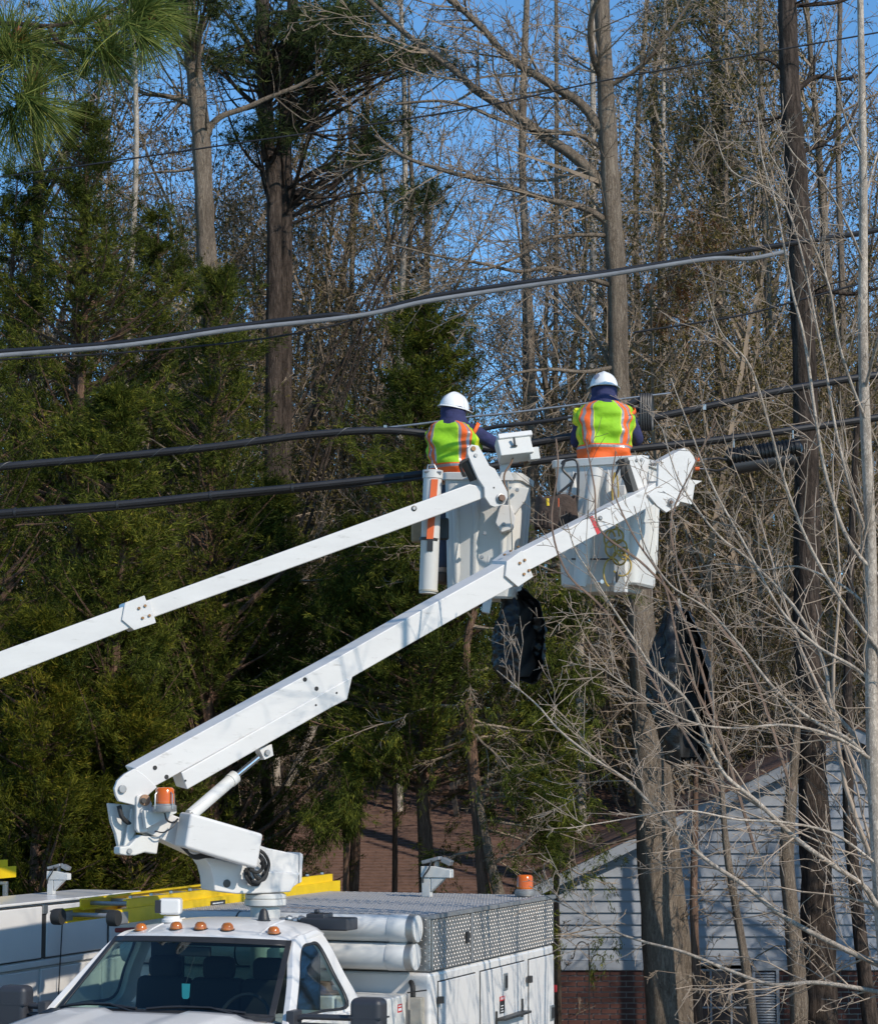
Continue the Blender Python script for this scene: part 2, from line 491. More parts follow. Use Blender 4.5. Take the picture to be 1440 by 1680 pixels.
def along(S, rng, pts, r0, r1, kids, klen, P, tips=None, lvl=1, ang=(35, 75), n=6, seg=None):
    """a hand-laid limb as a smooth tube path with branches grown off it"""
    path = catmull(pts, n)
    N_ = len(path)
    tgt = seg if seg is not None else S
    for i in range(N_ - 1):
        f0, f1 = i / (N_ - 1), (i + 1) / (N_ - 1)
        tgt.append((*path[i], *path[i + 1], r0 + (r1 - r0) * f0, r0 + (r1 - r0) * f1))
    for k in range(kids):
        f = rng.uniform(.06, .99) ; i = min(int(f * (N_ - 1)), N_ - 2)
        p = np.array(path[i]); d = np.array((path[i + 1] - path[i]).normalized())
        a = unit(rng); a = a - d * a.dot(d); a /= np.linalg.norm(a)
        an = radians(rng.uniform(*ang)); dd = d * cos(an) + a * sin(an)
        rr = r0 + (r1 - r0) * f
        grow(S, rng, p, dd, klen * rng.uniform(.4, 1.1) * (1 - .4 * f), max(P.get('rmin', .004), rr * rng.uniform(.25, .5)), lvl, P, tips)
    return path

def trunk_tube(pts, rs, n=14, sub=5, rough=.05, seed=0):
    rng = np.random.default_rng(seed)
    path = catmull([Vector(p) for p in pts], sub)
    rr = []
    for i in range(len(path)):
        f = i / (len(path) - 1) * (len(rs) - 1); k = min(int(f), len(rs) - 2)
        rr.append((rs[k] + (rs[k + 1] - rs[k]) * (f - k)) * rng.uniform(1 - rough, 1 + rough))
    return MB().tube(path, rr, n)

def sprays(C, D, rng, k=4, L=(.06, .11), W=.012, fan=.6, droop=0.0):
    """k thin leaf-tuft triangles fanning from each centre C along D; returns V,F,rnd"""
    n = len(C)
    C = np.repeat(C, k, 0); D = nrm(np.repeat(D, k, 0) + rng.normal(size=(n * k, 3)) * fan + [0, 0, -droop])
    C = C + rng.normal(size=C.shape) * L[0] * .35
    l = rng.uniform(L[0], L[1], n * k)[:, None]
    side = nrm(np.cross(D, rng.normal(size=(n * k, 3)))) * (W * rng.uniform(.6, 1.4, n * k)[:, None])
    V = np.stack([C - side * 1.0, C + D * l * .3 + side * 1.4, C + D * l], 1)
    Fc = np.arange(n * k * 3).reshape(-1, 3)
    rnd = np.clip(np.repeat(rng.uniform(.15, .75, n), k) + rng.normal(size=n * k) * .13, 0, 1)
    global LASTCN
    LASTCN = nrm(D * .55 + [0, 0, .45] + rng.normal(size=(n * k, 3)) * .30)
    return V.reshape(-1, 3), Fc, rnd
LASTCN = None

def plumes(pts, rng, ns, sl, f0=.25, flat=.5, droop=0.0, per=13):
    """feathery side shoots along a bough: returns spray centres and directions"""
    pts = np.array([tuple(p) for p in pts]); n = len(pts) - 1
    f = rng.uniform(f0, 1, ns) ** .8 * (n - .01); i = f.astype(int)
    ax = nrm(pts[i + 1] - pts[i]); base = pts[i] + (pts[i + 1] - pts[i]) * (f - i)[:, None]
    dd = nrm(ax * .8 + rng.normal(size=(ns, 3)) * [.8, .8, flat] + [0, 0, .12 - droop])
    ll = sl * rng.uniform(.5, 1.25, ns) * (1.15 - .5 * f / n)
    g = np.linspace(.05, 1, per)[None, :] + rng.normal(size=(ns, per)) * .03
    curve = np.array([0, 0, .18 - droop])
    cc = base[:, None] + dd[:, None] * (g * ll[:, None])[..., None] + curve * ((g ** 2) * ll[:, None])[..., None] + rng.normal(size=(ns, per, 3)) * (.022 + .10 * sl * (1 - g))[..., None] * .8
    D = nrm(dd[:, None] + curve * g[..., None] + rng.normal(size=(ns, per, 3)) * .25)
    return cc.reshape(-1, 3), D.reshape(-1, 3)

def cedar_data(seed, H, R, nb=420, per=60, low=.04, leaf=(.042, .10), sag=.0, openness=1.0, shape=.75, upd=.4, lump=.62):
    rng = np.random.default_rng(seed)
    segs, C, D = [], [], []
    ph = rng.uniform(0, 6.28, 6)
    for b in range(nb):
        h = rng.uniform(low, .99)
        az = rng.uniform(0, 2 * pi)
        lum = 1 + lump * (sin(az * 2 + ph[0] + h * 9) * .5 + sin(h * 23 + ph[1] + az) * .5 + sin(h * 41 + az * 3 + ph[2]) * .4)
        prof = max(.05, (1 - h) ** shape) * (.75 + .25 * min(1, (h - low) * 6 + .2)) * lum
        L = R * prof * rng.uniform(.5, 1.15)
        if rng.uniform() < .05: L *= 1.35
        d = np.array([cos(az), sin(az), upd * rng.uniform(.4, 1.5) - sag + rng.normal() * .12]); d /= np.linalg.norm(d)
        q = np.array([0, 0, h * H - .22 * L]); n = 5; pts = [q]
        for i in range(n):
            d = d + rng.normal(size=3) * .10 + np.array([0, 0, .07]); d /= np.linalg.norm(d)
            q = q + d * L / n; pts.append(q)
            segs.append((*pts[-2], *q, .014 * (1 - i / n) * (L + .4), .014 * (1 - (i + 1) / n) * (L + .4) + .002))
        ns = max(4, int(per / 10 * (.35 + .65 * L / R) * openness))
        c, dd = plumes(pts, rng, ns, .20 + .13 * L, .3)
        C.append(c); D.append(dd)
    V, Fc, rnd = sprays(np.concatenate(C), np.concatenate(D), rng, 5, leaf, .0044, .34, .12)
    return V, Fc, rnd, segs

def pine_tufts(C, rng, k=12, L=(.12, .2), W=.004, D=None):
    n = len(C)
    Dd = nrm(rng.normal(size=(n, k, 3)) + (0 if D is None else D[:, None] * 1.2))
    Cc = np.repeat(C[:, None], k, 1)
    l = rng.uniform(*L, (n, k, 1))
    side = nrm(np.cross(Dd, rng.normal(size=(n, k, 3)))) * W
    V = np.stack([Cc - side, Cc + side, Cc + Dd * l], 2).reshape(-1, 3)
    return V, np.arange(n * k * 3).reshape(-1, 3), np.clip(np.repeat(rng.uniform(.1, .8, n), k) + rng.normal(size=n * k) * .15, 0, 1)

def plant(name, loc, label, cat, group=None, rz=0): return root(name, loc, rz, label, cat, group)

# ---------------------------------------------------------------- background bare trees
PB = dict(kids=[30, 8, 4], step=[1.1, .5, .3, .22], wob=[.05, .12, .17, .2], up=[.03, .06, .04, .02], ang=[(28, 60), (25, 60), (25, 65)], lf=[.34, .42, .5], rmin=.0045, start=[.22, .2, .15, .1])
PV = []
for s in range(7):
    rng = np.random.default_rng(100 + s); S = []; tips = []
    H = 17.0
    grow(S, rng, np.array([0, 0, 0.0]), np.array([rng.normal() * .03, 0, 1.0]), H, rng.uniform(.10, .16), 0, PB, tips)
    S = np.array(S)
    thick = np.maximum(S[:, 6], S[:, 7]) > .035
    t1 = segmesh(S[thick], 7); t2 = segmesh(S[~thick], 3)
    T = np.array(tips)
    T2 = T.copy(); T2[:, :3] += rng.normal(size=(len(T2), 3)) * .06
    V, Fc, rnd = sprays(T2[:, :3], T2[:, 3:], rng, 3, (.025, .06), .008, 1.2)
    PV.append((npmesh('trunk', *t1, M['bark'], smooth=True), npmesh('branches', *t2, M['twig']), npmesh('buds', V, Fc, M['bud'], rnd)))
rng = np.random.default_rng(5)
def xr(px, d): return (px - CXP) / F * d
spots = []
for k in range(130):
    d = 38 + 34 * (k / 129) ** .9 + rng.uniform(-1, 1)
    px = rng.uniform(-60, 1500)
    hs = rng.uniform(.85, 1.25)
    if 670 < px < 890: hs = rng.uniform(.34, .50) * d / 50
    spots.append((px, d, hs))
for k, (px, d, hs) in enumerate(spots):
    tr_, br_, bd_ = PV[k % 7]
    kind = 'slim bare hardwood among many in the woods behind the house'
    r = plant('bare_tree', (xr(px, d), d, gz(d) - .1), kind, 'tree', 'bare hardwoods in the woods', rng.uniform(0, 6.28))
    r.scale = (hs * rng.uniform(.85, 1.1),) * 2 + (hs,)
    put('trunk', tr_, r); put('branches', br_, r)
    put('leaf_buds', bd_, r)
# budding understorey trees, dense fine twigs
PD = dict(kids=[30, 9, 5], step=[.7, .35, .22, .18], wob=[.09, .15, .2, .22], up=[.03, .04, .03, .02], ang=[(20, 60), (25, 65), (25, 70)], lf=[.36, .42, .5], rmin=.0042, start=[.12, .12, .1, .1])
PW = []
for s in range(5):
    rg_ = np.random.default_rng(500 + s); S = []; tips = []
    grow(S, rg_, np.zeros(3), np.array([rg_.normal() * .06, 0, 1.0]), 11.0, rg_.uniform(.06, .09), 0, PD, tips)
    S = np.array(S); T = np.array(tips); T2 = np.repeat(T, 2, 0); T2[:, :3] += rg_.normal(size=(len(T2), 3)) * .12
    V, Fc, rnd = sprays(T2[:, :3], T2[:, 3:], rg_, 3, (.03, .07), .009, 1.2)
    PW.append((npmesh('branches', *segmesh(S, 3), M['twig_pale' if s % 2 else 'twig']), npmesh('buds', V, Fc, M['bud'], rnd)))
rng = np.random.default_rng(15)
und = [(x, rng.uniform(36, 42), rng.uniform(280, 400)) for x in (470, 505, 545, 590, 640, 680, 720, 765)]
und += [(x, rng.uniform(38, 46), rng.uniform(430, 620)) for x in (800, 850, 900, 950, 560, 640)]
und += [(x, rng.uniform(35, 46), rng.uniform(60, 330)) for x in (1075, 1110, 1140, 1165, 1190, 1215, 1245, 1270, 1350, 1385, 1420, 1455)]
und += [(x, rng.uniform(34, 40), rng.uniform(480, 800)) for x in (1060, 1120, 1170, 1220, 1260, 1360, 1410, 1450, 400, 440)]
und += [(x, rng.uniform(38, 46), rng.uniform(0, 250)) for x in (20, 395, 430)]
und += [(x, rng.uniform(37, 44), rng.uniform(90, 240)) for x in (150, 195, 240)]
und += [(x, rng.uniform(37, 44), rng.uniform(250, 350)) for x in (490, 575, 665)]
for k, (px, d, yt) in enumerate(und):
    br_, bd_ = PW[k % 5]; z0 = gz(d) - .1; H = at(px, yt, d).z - z0
    r = plant('budding_tree', (xr(px, d), d, z0), 'fine twigged understorey tree in tan olive bud between the taller trunks', 'tree', 'budding understorey trees', rng.uniform(0, 6.28))
    q = H / 11.0; r.scale = (max(.7, q * .85),) * 2 + (q,)
    put('branches', br_, r); put('leaf_buds', bd_, r)
# trees standing to the right of the view, shading the house
for k, (x, y, hs) in enumerate(((9.5, 26.5, .62), (11.5, 24.5, .7), (13.5, 28.0, .8), (12.5, 30.5, .75), (15.5, 25.5, .9), (10.5, 29.5, .6), (9.0, 28.2, .55), (14.0, 26.0, 1.0), (11.8, 27.2, .8), (8.6, 29.6, .5), (10.2, 27.6, .7), (12.8, 29.0, .9), (16, 28.5, 1.0))):
    tr_, br_, bd_ = PV[k % 7]
    r = plant('bare_tree', (x, y, gz(y) - .1), 'bare hardwood beyond the right edge whose shade falls on the gable', 'tree', 'bare hardwoods right of the house', k * 1.3)
    r.scale = (hs * 1.2, hs * 1.2, hs)
    put('trunk', tr_, r); put('branches', br_, r); put('leaf_buds', bd_, r)
# ---------------------------------------------------------------- far woods: one mass
Ss = []
PF = dict(kids=[16, 6], step=[2.2, .9, .6], wob=[.03, .12, .18], up=[.02, .05, .03], ang=[(25, 60), (25, 65)], lf=[.3, .45], rmin=.012, start=[.15, .1, .1])
base = []
for s in range(6):
    S = []; grow(S, np.random.default_rng(300 + s), np.zeros(3), np.array([0, 0, 1.0]), 22, .16, 0, PF); base.append(np.array(S))
parts = []
for k in range(200):
    S = base[k % 6].copy(); a = rng.uniform(0, 6.28); c_, s_ = cos(a), sin(a); sc = rng.uniform(.6, 1.15)
    d = rng.uniform(74, 135); x = rng.uniform(-.23, .23) * d
    pxx = x / d * F + CXP
    if 670 < pxx < 890: sc *= .5
    for o in (0, 3):
        X, Y = S[:, o].copy(), S[:, o + 1].copy(); S[:, o] = X * c_ - Y * s_; S[:, o + 1] = X * s_ + Y * c_
        S[:, o:o + 3] = S[:, o:o + 3] * sc + [x, d, gz(d)]
    parts.append(segmesh(S, 3))
V, Fc = join(parts)
tag(put('distant_woods', npmesh('distant_woods', V, Fc, M['twig_far'])), 'distant mass of bare brown winter woods behind everything', 'woods', kind='stuff')
# ---------------------------------------------------------------- brush and vines between the trees
S = []
PU = dict(kids=[5, 3], step=[.28, .2, .15], wob=[.2, .25, .28], up=[-.02, -.01, 0], ang=[(25, 75), (25, 70)], lf=[.5, .5], rmin=.004, start=[.1, .1])
for k in range(560):
    d = rng.uniform(30.5, 46); px = rng.uniform(-30, 1470)
    if d < 39.5 and px > 300 and d > 30.9: d = rng.uniform(39.5, 47)
    z = gz(d) + rng.uniform(0, 9.5) * (1 if rng.uniform() < .6 else .35)
    dd = unit(rng); dd[2] = abs(dd[2]) * .8
    grow(S, rng, np.array([xr(px, d), d, z]), dd, rng.uniform(1.2, 3.4), rng.uniform(.007, .02), 0, PU)
V, Fc = segmesh(S, 3)
tag(put('undergrowth', npmesh('undergrowth', V, Fc, M['twig_pale'])), 'tangle of pale vines and dead brush between the trees', 'brush', kind='stuff')
# ---------------------------------------------------------------- cedars
CSH = {}
def cedar(px, d, ytop, R, seed, label, mt='cedar', share=None, **kw):
    x = xr(px, d); z0 = gz(d) - .1
    H = at(px, ytop, d).z - z0
    if share in CSH:
        fo, br_, H0, R0 = CSH[share]
        r = plant('cedar_tree', (x, d, z0), label, 'tree', 'red cedars at the edge of the woods', seed * 1.7)
        r.scale = (R / R0, R / R0, H / H0)
        trunk_tube([Vector((0, 0, H0 * .98 * i / 6)) for i in range(7)], [.008 * H + .04, .006 * H + .02, .01], 10, 3, .06, seed).build('trunk', M['bark_cedar'], r)
        put('branches', br_, r); put('foliage', fo, r)
        return r
    V, Fc, rnd, segs = cedar_data(seed, H, R, **kw)
    r = plant('cedar_tree', (x, d, z0), label, 'tree', 'red cedars at the edge of the woods')
    r2 = np.random.default_rng(seed)
    pts = [Vector((r2.normal() * .05 * (i > 0), r2.normal() * .05 * (i > 0), H * .98 * i / 6)) for i in range(7)]
    trunk_tube(pts, [.008 * H + .04, .006 * H + .02, .01], 10, 3, .06, seed).build('trunk', M['bark_cedar'], r)
    put('branches', npmesh('branches', *segmesh(segs, 4), M['bark_cedar']), r)
    fo_ = put('foliage', npmesh('foliage', V, Fc, M[mt], rnd, cn=LASTCN), r)
    if share: CSH[share] = (fo_.data, r.children[1].data if r.children[1].name.startswith('branches') else r.children[0].data, H, R)
    return r
cedar(120, 30.8, 165, 3.3, 11, 'tall dense dark cedar reaching to the pine branch', nb=620, per=110, shape=.62)
cedar(10, 31.5, 255, 2.6, 18, 'dark cedar cut by the left edge beside the tall dense one', nb=480, per=100, shape=.6, share='a')
cedar(250, 31.8, 330, 2.5, 19, 'dark cedar filling the space between the tall dense one and the grey pine trunk', nb=460, per=100, shape=.6, share='a')
cedar(345, 29.2, 440, 2.3, 12, 'cedar whose pointed boughs reach out right of the grey pine trunk', nb=420, per=95, shape=.55, upd=.8, share='b')
cedar(-25, 27.6, 560, 2.0, 13, 'green cedar cut by the picture edge above the white truck', nb=420, per=95, shape=.55, share='b')
cedar(185, 27.6, 640, 1.6, 14, 'broad cedar behind the upper white boom', nb=440, per=95, shape=.5, low=.3)
cedar(695, 27.8, 488, 2.0, 15, 'slender bright cedar behind the worker with the outstretched arm', nb=420, per=95, shape=.55, low=.42)
cedar(440, 30.3, 790, 1.6, 16, 'cedar filling the gap between the two booms', nb=300, per=90, shape=.5, low=.60)
cedar(590, 30.2, 850, 1.25, 17, 'small cedar right behind the lifted bucket with the orange strip', nb=240, per=80, shape=.55, low=.60)
cedar(70, 26.6, 1010, 1.3, 21, 'low bushy yellow green cedar above the white truck roof', mt='cedar_y', nb=340, per=85, shape=.4)
cedar(215, 26.8, 1130, .95, 22, 'small yellow green cedar bush just left of the boom knuckle', mt='cedar_y', nb=240, per=80, shape=.4)
# feathery old cedar with bare lower limbs
def old_cedar():
    d = 27.2
    r = plant('cedar_tree', (xr(785, d), d, gz(d) - .1), 'sparse old cedar with drooping sprays and bare limbs above the diamond plate box', 'tree', 'red cedars at the edge of the woods')
    rng = np.random.default_rng(77)
    tp = [at(805, 1700, d), at(795, 1460, d), at(780, 1300, d), at(770, 1180, d), at(765, 1060, d), at(790, 960, d), at(800, 880, d)]
    trunk_tube(tp, [.12, .09, .07, .055, .04, .02], 10, 4, .05, 3).build('trunk', M['bark_cedar'], r, world=True)
    tp2 = [at(822, 1480, d - .2), at(806, 1420, d - .2), at(792, 1350, d - .1), at(778, 1270, d)]
    trunk_tube(tp2, [.07, .055, .04], 8, 4, .05, 4).build('trunk', M['bark'], r, world=True)
    S, tips = [], []
    P = dict(kids=[6, 4], step=[.2, .15, .1], wob=[.14, .18, .2], up=[.0, -.02, -.03], ang=[(25, 65), (25, 70)], lf=[.55, .5], rmin=.004, start=[.2, .1])
    spec = []
    for k in range(44):
        i = rng.integers(0, 6); f = rng.uniform(); p = tp[i].lerp(tp[i + 1], f)
        if p.z < 1.3: continue
        az = rng.uniform(0, 6.28); dd = np.array([cos(az), sin(az) * .7, rng.uniform(-.35, .35)]); dd /= np.linalg.norm(dd)
        grow(S, rng, np.array(p), dd, rng.uniform(.6, 1.75), .022, 0, P, tips)
    V, Fc = segmesh(S, 4)
    inv = np.array(RINV[r.name]); V = V @ inv[:3, :3].T + inv[:3, 3]
    put('branches', npmesh('branches', V, Fc, M['twig_pale']), r)
    T = np.array(tips); sel = rng.uniform(size=len(T)) < .24; T = T[sel]
    Cs, Ds = [], []
    for t_ in T:
        p_ = Vector(t_[:3]); q_ = Vector(t_[3:])
        c, dn = plumes([p_ - q_ * .1, p_ + q_ * .1, p_ + q_ * .25 - Vector((0, 0, .05))], rng, 2, .26, .1, .45, .55, 11)
        Cs.append(c); Ds.append(dn)
    V, Fc, rnd = sprays(np.concatenate(Cs), np.concatenate(Ds), rng, 5, (.045, .10), .0044, .34, .2)
    V = V @ inv[:3, :3].T + inv[:3, 3]
    put('foliage', npmesh('foliage', V, Fc, M['cedar'], rnd, cn=LASTCN), r)
old_cedar()
# drooping cedar limbs hanging in front of the brown roof and house corner
def hanging(name, label, boxes, d, seed, mt='cedar', dens=1.0):
    rng = np.random.default_rng(seed)
    r = plant(name, (xr(boxes[0][0], d + 1.5), d + 1.5, gz(d) - .1), label, 'tree', 'red cedars at the edge of the woods')
    inv = np.array(RINV[r.name]); segs = []; Cs, Ds = [], []
    x0 = boxes[0][0]
    stem = [at(x0, 1750, d + 1.5), at(x0 + 8, 1350, d + 1.5), at(x0 - 6, min(b[1] for b in boxes) + 10, d + 1.5)]
    trunk_tube(stem, [.045, .035, .02], 9, 5, .05, seed).build('trunk', M['bark_cedar'], r, world=True)
    for (cx, cy, w_, h_, n) in boxes:
        for k in range(int(n * dens)):
            tip = at(cx + rng.normal() * w_ * .42, cy + rng.normal() * h_ * .42, d + rng.uniform(-.6, 1.1))
            o = at(x0 + rng.uniform(-15, 15), tip_y_(tip) - rng.uniform(-30, 40), d + 1.5)
            mid = o.lerp(tip, .55) + Vector((0, 0, .12))
            pa = catmull([o, mid, tip], 4)
            for i in range(len(pa) - 1): segs.append((*pa[i], *pa[i + 1], .010 * (1 - i / 10), .010 * (1 - (i + 1) / 10)))
            c, dn = plumes(pa[len(pa) // 3:], rng, 5, .34, .2, .45, .55)
            Cs.append(c); Ds.append(dn)
    V, Fc = segmesh(segs, 4); V = V @ inv[:3, :3].T + inv[:3, 3]
    put('branches', npmesh('branches', V, Fc, M['bark_cedar']), r)
    V, Fc, rnd = sprays(np.concatenate(Cs), np.concatenate(Ds), rng, 5, (.045, .10), .0044, .34, .2); V = V @ inv[:3, :3].T + inv[:3, 3]
    put('foliage', npmesh('foliage', V, Fc, M[mt], rnd, cn=LASTCN), r)
def tip_y_(p):  # picture height of a point, used to start a limb level with its tip
    c, s = cos(TILT), sin(TILT); v = p - Vector((0, 0, CAMZ)); f = v.y * c + v.z * s; u = -v.y * s + v.z * c
    return CYP - u / f * F
hanging('cedar_tree', 'cedar with thin hanging sprays in front of the white gable corner', [(905, 1160, 90, 160, 60), (900, 1330, 60, 80, 40), (930, 1000, 60, 60, 20)], 27.6, 31)
hanging('cedar_tree', 'young cedar whose dark sprays cross the brown roof', [(560, 1325, 55, 35, 34), (600, 1250, 45, 30, 10), (525, 1370, 35, 35, 8)], 27.0, 32, dens=.75)
hanging('cedar_tree', 'cedar crown behind the buckets and the black covers', [(640, 990, 110, 60, 60), (720, 1060, 60, 40, 20), (560, 960, 60, 50, 30), (730, 900, 60, 100, 26)], 28.4, 33)
hanging('cedar_tree', 'rusty brown dying cedar high beside the right hand pine', [(1130, 420, 60, 70, 46), (1190, 380, 40, 40, 16), (1090, 520, 45, 60, 14)], 34.0, 34, mt='brown_leaf', dens=.6)
# ---------------------------------------------------------------- pines
def pine(px, d, xyr, label, crown, seed, limbs=(), mt='pine', bark='bark_dark', tuft=11):
    r = plant('pine_tree', (xr(px, d), d, gz(d) - .1), label, 'tree', 'tall pines in the woods')
    rng = np.random.default_rng(seed); inv = np.array(RINV[r.name])
    tp = [at(x, y, d) for x, y, w_ in xyr]; rs = [w_ * d / F / 2 for x, y, w_ in xyr]
    bot = Vector((tp[0].x, d, gz(d) - .1)); tp = [bot] + tp; rs = [rs[0] * 1.2] + rs
    trunk_tube(tp, rs, 16, 8, .075, seed).build('trunk', M[bark], r, world=True)
    S, tips = [], []
    P = dict(kids=[5, 4], step=[.35, .25, .2], wob=[.12, .18, .2], up=[.02, .02, .02], ang=[(25, 65), (25, 70)], lf=[.5, .5], rmin=.006, start=[.2, .15])
    for pts, w0, w1, kids, kl in limbs:
        along(S, rng, [at(x, y, d) for x, y in pts], w0 * d / F / 2, w1 * d / F / 2, kids, kl, P)
    C = []
    for (cx, cy, w_, h_, n) in crown:
        for k in range(n):
            tip = at(cx + rng.normal() * w_ * .45, cy + rng.normal() * h_ * .45, d + rng.normal() * 1.2)
            # limb from the trunk
            i = min(range(1, len(tp)), key=lambda j: abs(tp[j].z - (tip.z - .5)))
            o = tp[i].lerp(tp[i - 1], rng.uniform(0, .6))
            if (o - tip).length < 7:
                pa = catmull([o, o.lerp(tip, .5) + Vector((0, 0, rng.normal() * .2)), tip], 3)
                for j in range(len(pa) - 1): S.append((*pa[j], *pa[j + 1], .03 * (1 - j / 8), .03 * (1 - (j + 1) / 8)))
            m = 17; C.append(np.array(tip) + rng.normal(size=(m, 3)) * [.26, .26, .12])
    if S:
        V, Fc = segmesh(S, 5); V = V @ inv[:3, :3].T + inv[:3, 3]
        put('branches', npmesh('branches', V, Fc, M['bark_dark' if bark == 'bark_dark' else 'bark'], smooth=True), r)
    if C:
        V, Fc, rnd = pine_tufts(np.concatenate(C), rng, tuft, (.13, .22), .0075); V = V @ inv[:3, :3].T + inv[:3, 3]
        put('needles', npmesh('needles', V, Fc, M[mt], rnd), r)
    return r
pine(330, 34, [(350, 700, 34), (338, 400, 32), (328, 200, 31), (312, 60, 26), (305, -60, 24)], 'grey barked pine with a forked limb rising out of the dark cedar', [(260, -40, 80, 60, 20), (330, -30, 50, 40, 10)], 41,
     [([(335, 235), (345, 208), (365, 190), (400, 178), (440, 160), (490, 140), (530, 118)], 14, 5, 9, 1.4),
      ([(325, 175), (295, 162), (262, 155), (235, 152), (205, 130), (180, 115)], 12, 4, 14, 1.6),
      ([(320, 275), (290, 280), (255, 282), (225, 290)], 7, 2, 8, 1.2)], bark='bark')
pine(440, 36, [(450, 420, 26), (440, 250, 25), (432, 100, 24), (430, -40, 22)], 'dark trunked pine left of its twin with thick high crown', [(440, 40, 80, 30, 16), (380, 100, 45, 25, 14), (520, 60, 70, 40, 22), (430, 215, 45, 22, 12), (560, 20, 70, 30, 20)], 42,
     [([(420, 90), (400, 60), (370, 20), (340, 0)], 10, 4, 8, 1.5), ([(440, 60), (470, 40), (520, 10)], 8, 3, 6, 1.3), ([(415, 168), (385, 140), (365, 110)], 10, 4, 7, 1.3)])
pine(466, 36.6, [(468, 420, 24), (466, 300, 24), (470, 150, 23), (478, 40, 20), (482, -40, 18)], 'dark pine right of its twin, leaning slightly away from it', [(500, 120, 60, 30, 14), (610, 90, 60, 25, 14), (640, 190, 45, 20, 6), (690, 95, 60, 22, 18), (600, 250, 60, 50, 14), (690, 330, 40, 30, 8)], 43,
     [([(476, 90), (510, 60), (560, 50), (620, 60), (680, 90)], 8, 3, 9, 1.1)])
pine(1305, 30, [(1345, 1700, 58), (1338, 1400, 52), (1325, 1100, 46), (1322, 700, 42), (1310, 350, 38), (1296, 150, 34), (1290, -40, 32)], 'dark pine trunk beside the gable with stubby broken limbs', [], 44,
     [([(1310, 145), (1340, 125), (1380, 130), (1430, 118)], 10, 4, 8, .9), ([(1290, 10), (1320, 8), (1370, 4), (1400, -6)], 10, 5, 6, .9), ([(1312, 250), (1350, 235), (1390, 200), (1420, 150)], 9, 4, 8, .9),
      ([(1285, 115), (1262, 98), (1240, 96)], 8, 5, 3, .5), ([(1290, 190), (1250, 196), (1210, 200)], 6, 3, 5, .5), ([(1320, 480), (1360, 478), (1400, 482), (1450, 470)], 10, 5, 8, .8)], tuft=0)
pine(1180, 44, [(1180, 500, 18), (1175, 200, 16), (1170, -40, 14)], 'olive pine crown high between the hardwood and the dark pine', [(1170, 20, 100, 60, 26), (1190, 120, 95, 70, 26), (1130, 220, 80, 70, 16), (1220, 260, 60, 60, 12)], 45)
pine(1080, 48, [(1085, 500, 12), (1075, 200, 11), (1075, 80, 9)], 'thin pine with small crown just right of the big hardwood', [(1075, 160, 30, 50, 10), (1080, 80, 22, 30, 5)], 46)
pine(760, 60, [(700, 700, 10), (700, 400, 10), (702, 300, 8)], 'far pine showing low behind the sky gap', [(690, 330, 60, 50, 16), (630, 380, 50, 40, 12)], 47)
pine(-20, 40, [(60, 500, 20), (62, 200, 18), (60, 40, 16)], 'pine half hidden behind the foreground needles', [(90, 70, 80, 60, 16), (180, 110, 60, 30, 8)], 48)
# ---------------------------------------------------------------- the big hardwood
d = 28.0
r = plant('hardwood_tree', (xr(1085, d), d, gz(d) - .1), 'big grey hardwood rising behind the worker in the far bucket with arching bare limbs', 'tree')
tp = [(1102, 1760, 76), (1092, 1620, 66), (1074, 1400, 60), (1062, 1200, 50), (1050, 1000, 44), (1032, 800, 38), (1016, 620, 32), (1012, 470, 34), (1004, 350, 32), (996, 200, 30), (990, 80, 27), (984, -60, 25)]
trunk_tube([at(x, y, d) for x, y, w_ in tp], [w_ * d / F / 2 for x, y, w_ in tp], 20, 5, .05, 9).build('trunk', M['bark'], r, world=True)
rng = np.random.default_rng(50); S, tips = [], []
PH = dict(kids=[4, 5, 4], step=[.5, .3, .22, .16], wob=[.1, .12, .15, .16], up=[.03, .03, .03, .02], ang=[(30, 60), (25, 65), (25, 65)], lf=[.5, .5, .55], rmin=.005, start=[.2, .15, .1, .1])
dk = lambda w_: w_ * d / F / 2
LIMB = [
 ([(1000, 312), (980, 292), (940, 255), (895, 225), (855, 195), (820, 172), (780, 147), (750, 118), (715, 92), (660, 50), (600, -5)], 22, 8, 26),
 ([(992, 222), (955, 172), (915, 145), (875, 120), (830, 90), (795, 50), (760, 17), (720, -15)], 17, 9, 22),
 ([(1004, 378), (990, 360), (955, 340), (910, 330), (865, 317), (820, 302), (770, 290), (720, 277), (660, 255), (615, 222)], 13, 5, 24),
 ([(1000, 252), (960, 225), (920, 217), (865, 210), (810, 192), (770, 175), (720, 165), (650, 170)], 9, 4, 18),
 ([(1000, 386), (945, 385), (895, 392), (850, 420), (800, 440), (740, 442)], 8, 3, 16),
 ([(1008, 470), (960, 455), (900, 440), (850, 445), (790, 432), (720, 420), (640, 400)], 9, 3, 20),
 ([(990, 130), (975, 100), (968, 60), (972, 20), (990, -20)], 12, 8, 8),
 ([(994, 145), (1020, 128), (1055, 105), (1085, 70), (1120, 20), (1140, -20)], 9, 4, 12),
 ([(1010, 620), (980, 560), (930, 500), (890, 450)], 7, 3, 14),
 ([(1018, 600), (960, 610), (900, 606), (840, 615), (800, 650)], 8, 3, 14),
 ([(1040, 1000), (1000, 960), (940, 940)], 6, 2, 6), ([(1055, 1120), (990, 1090), (930, 1100), (860, 1150)], 8, 3, 12),
 ([(1060, 1230), (1000, 1200), (930, 1240)], 5, 2, 8)]
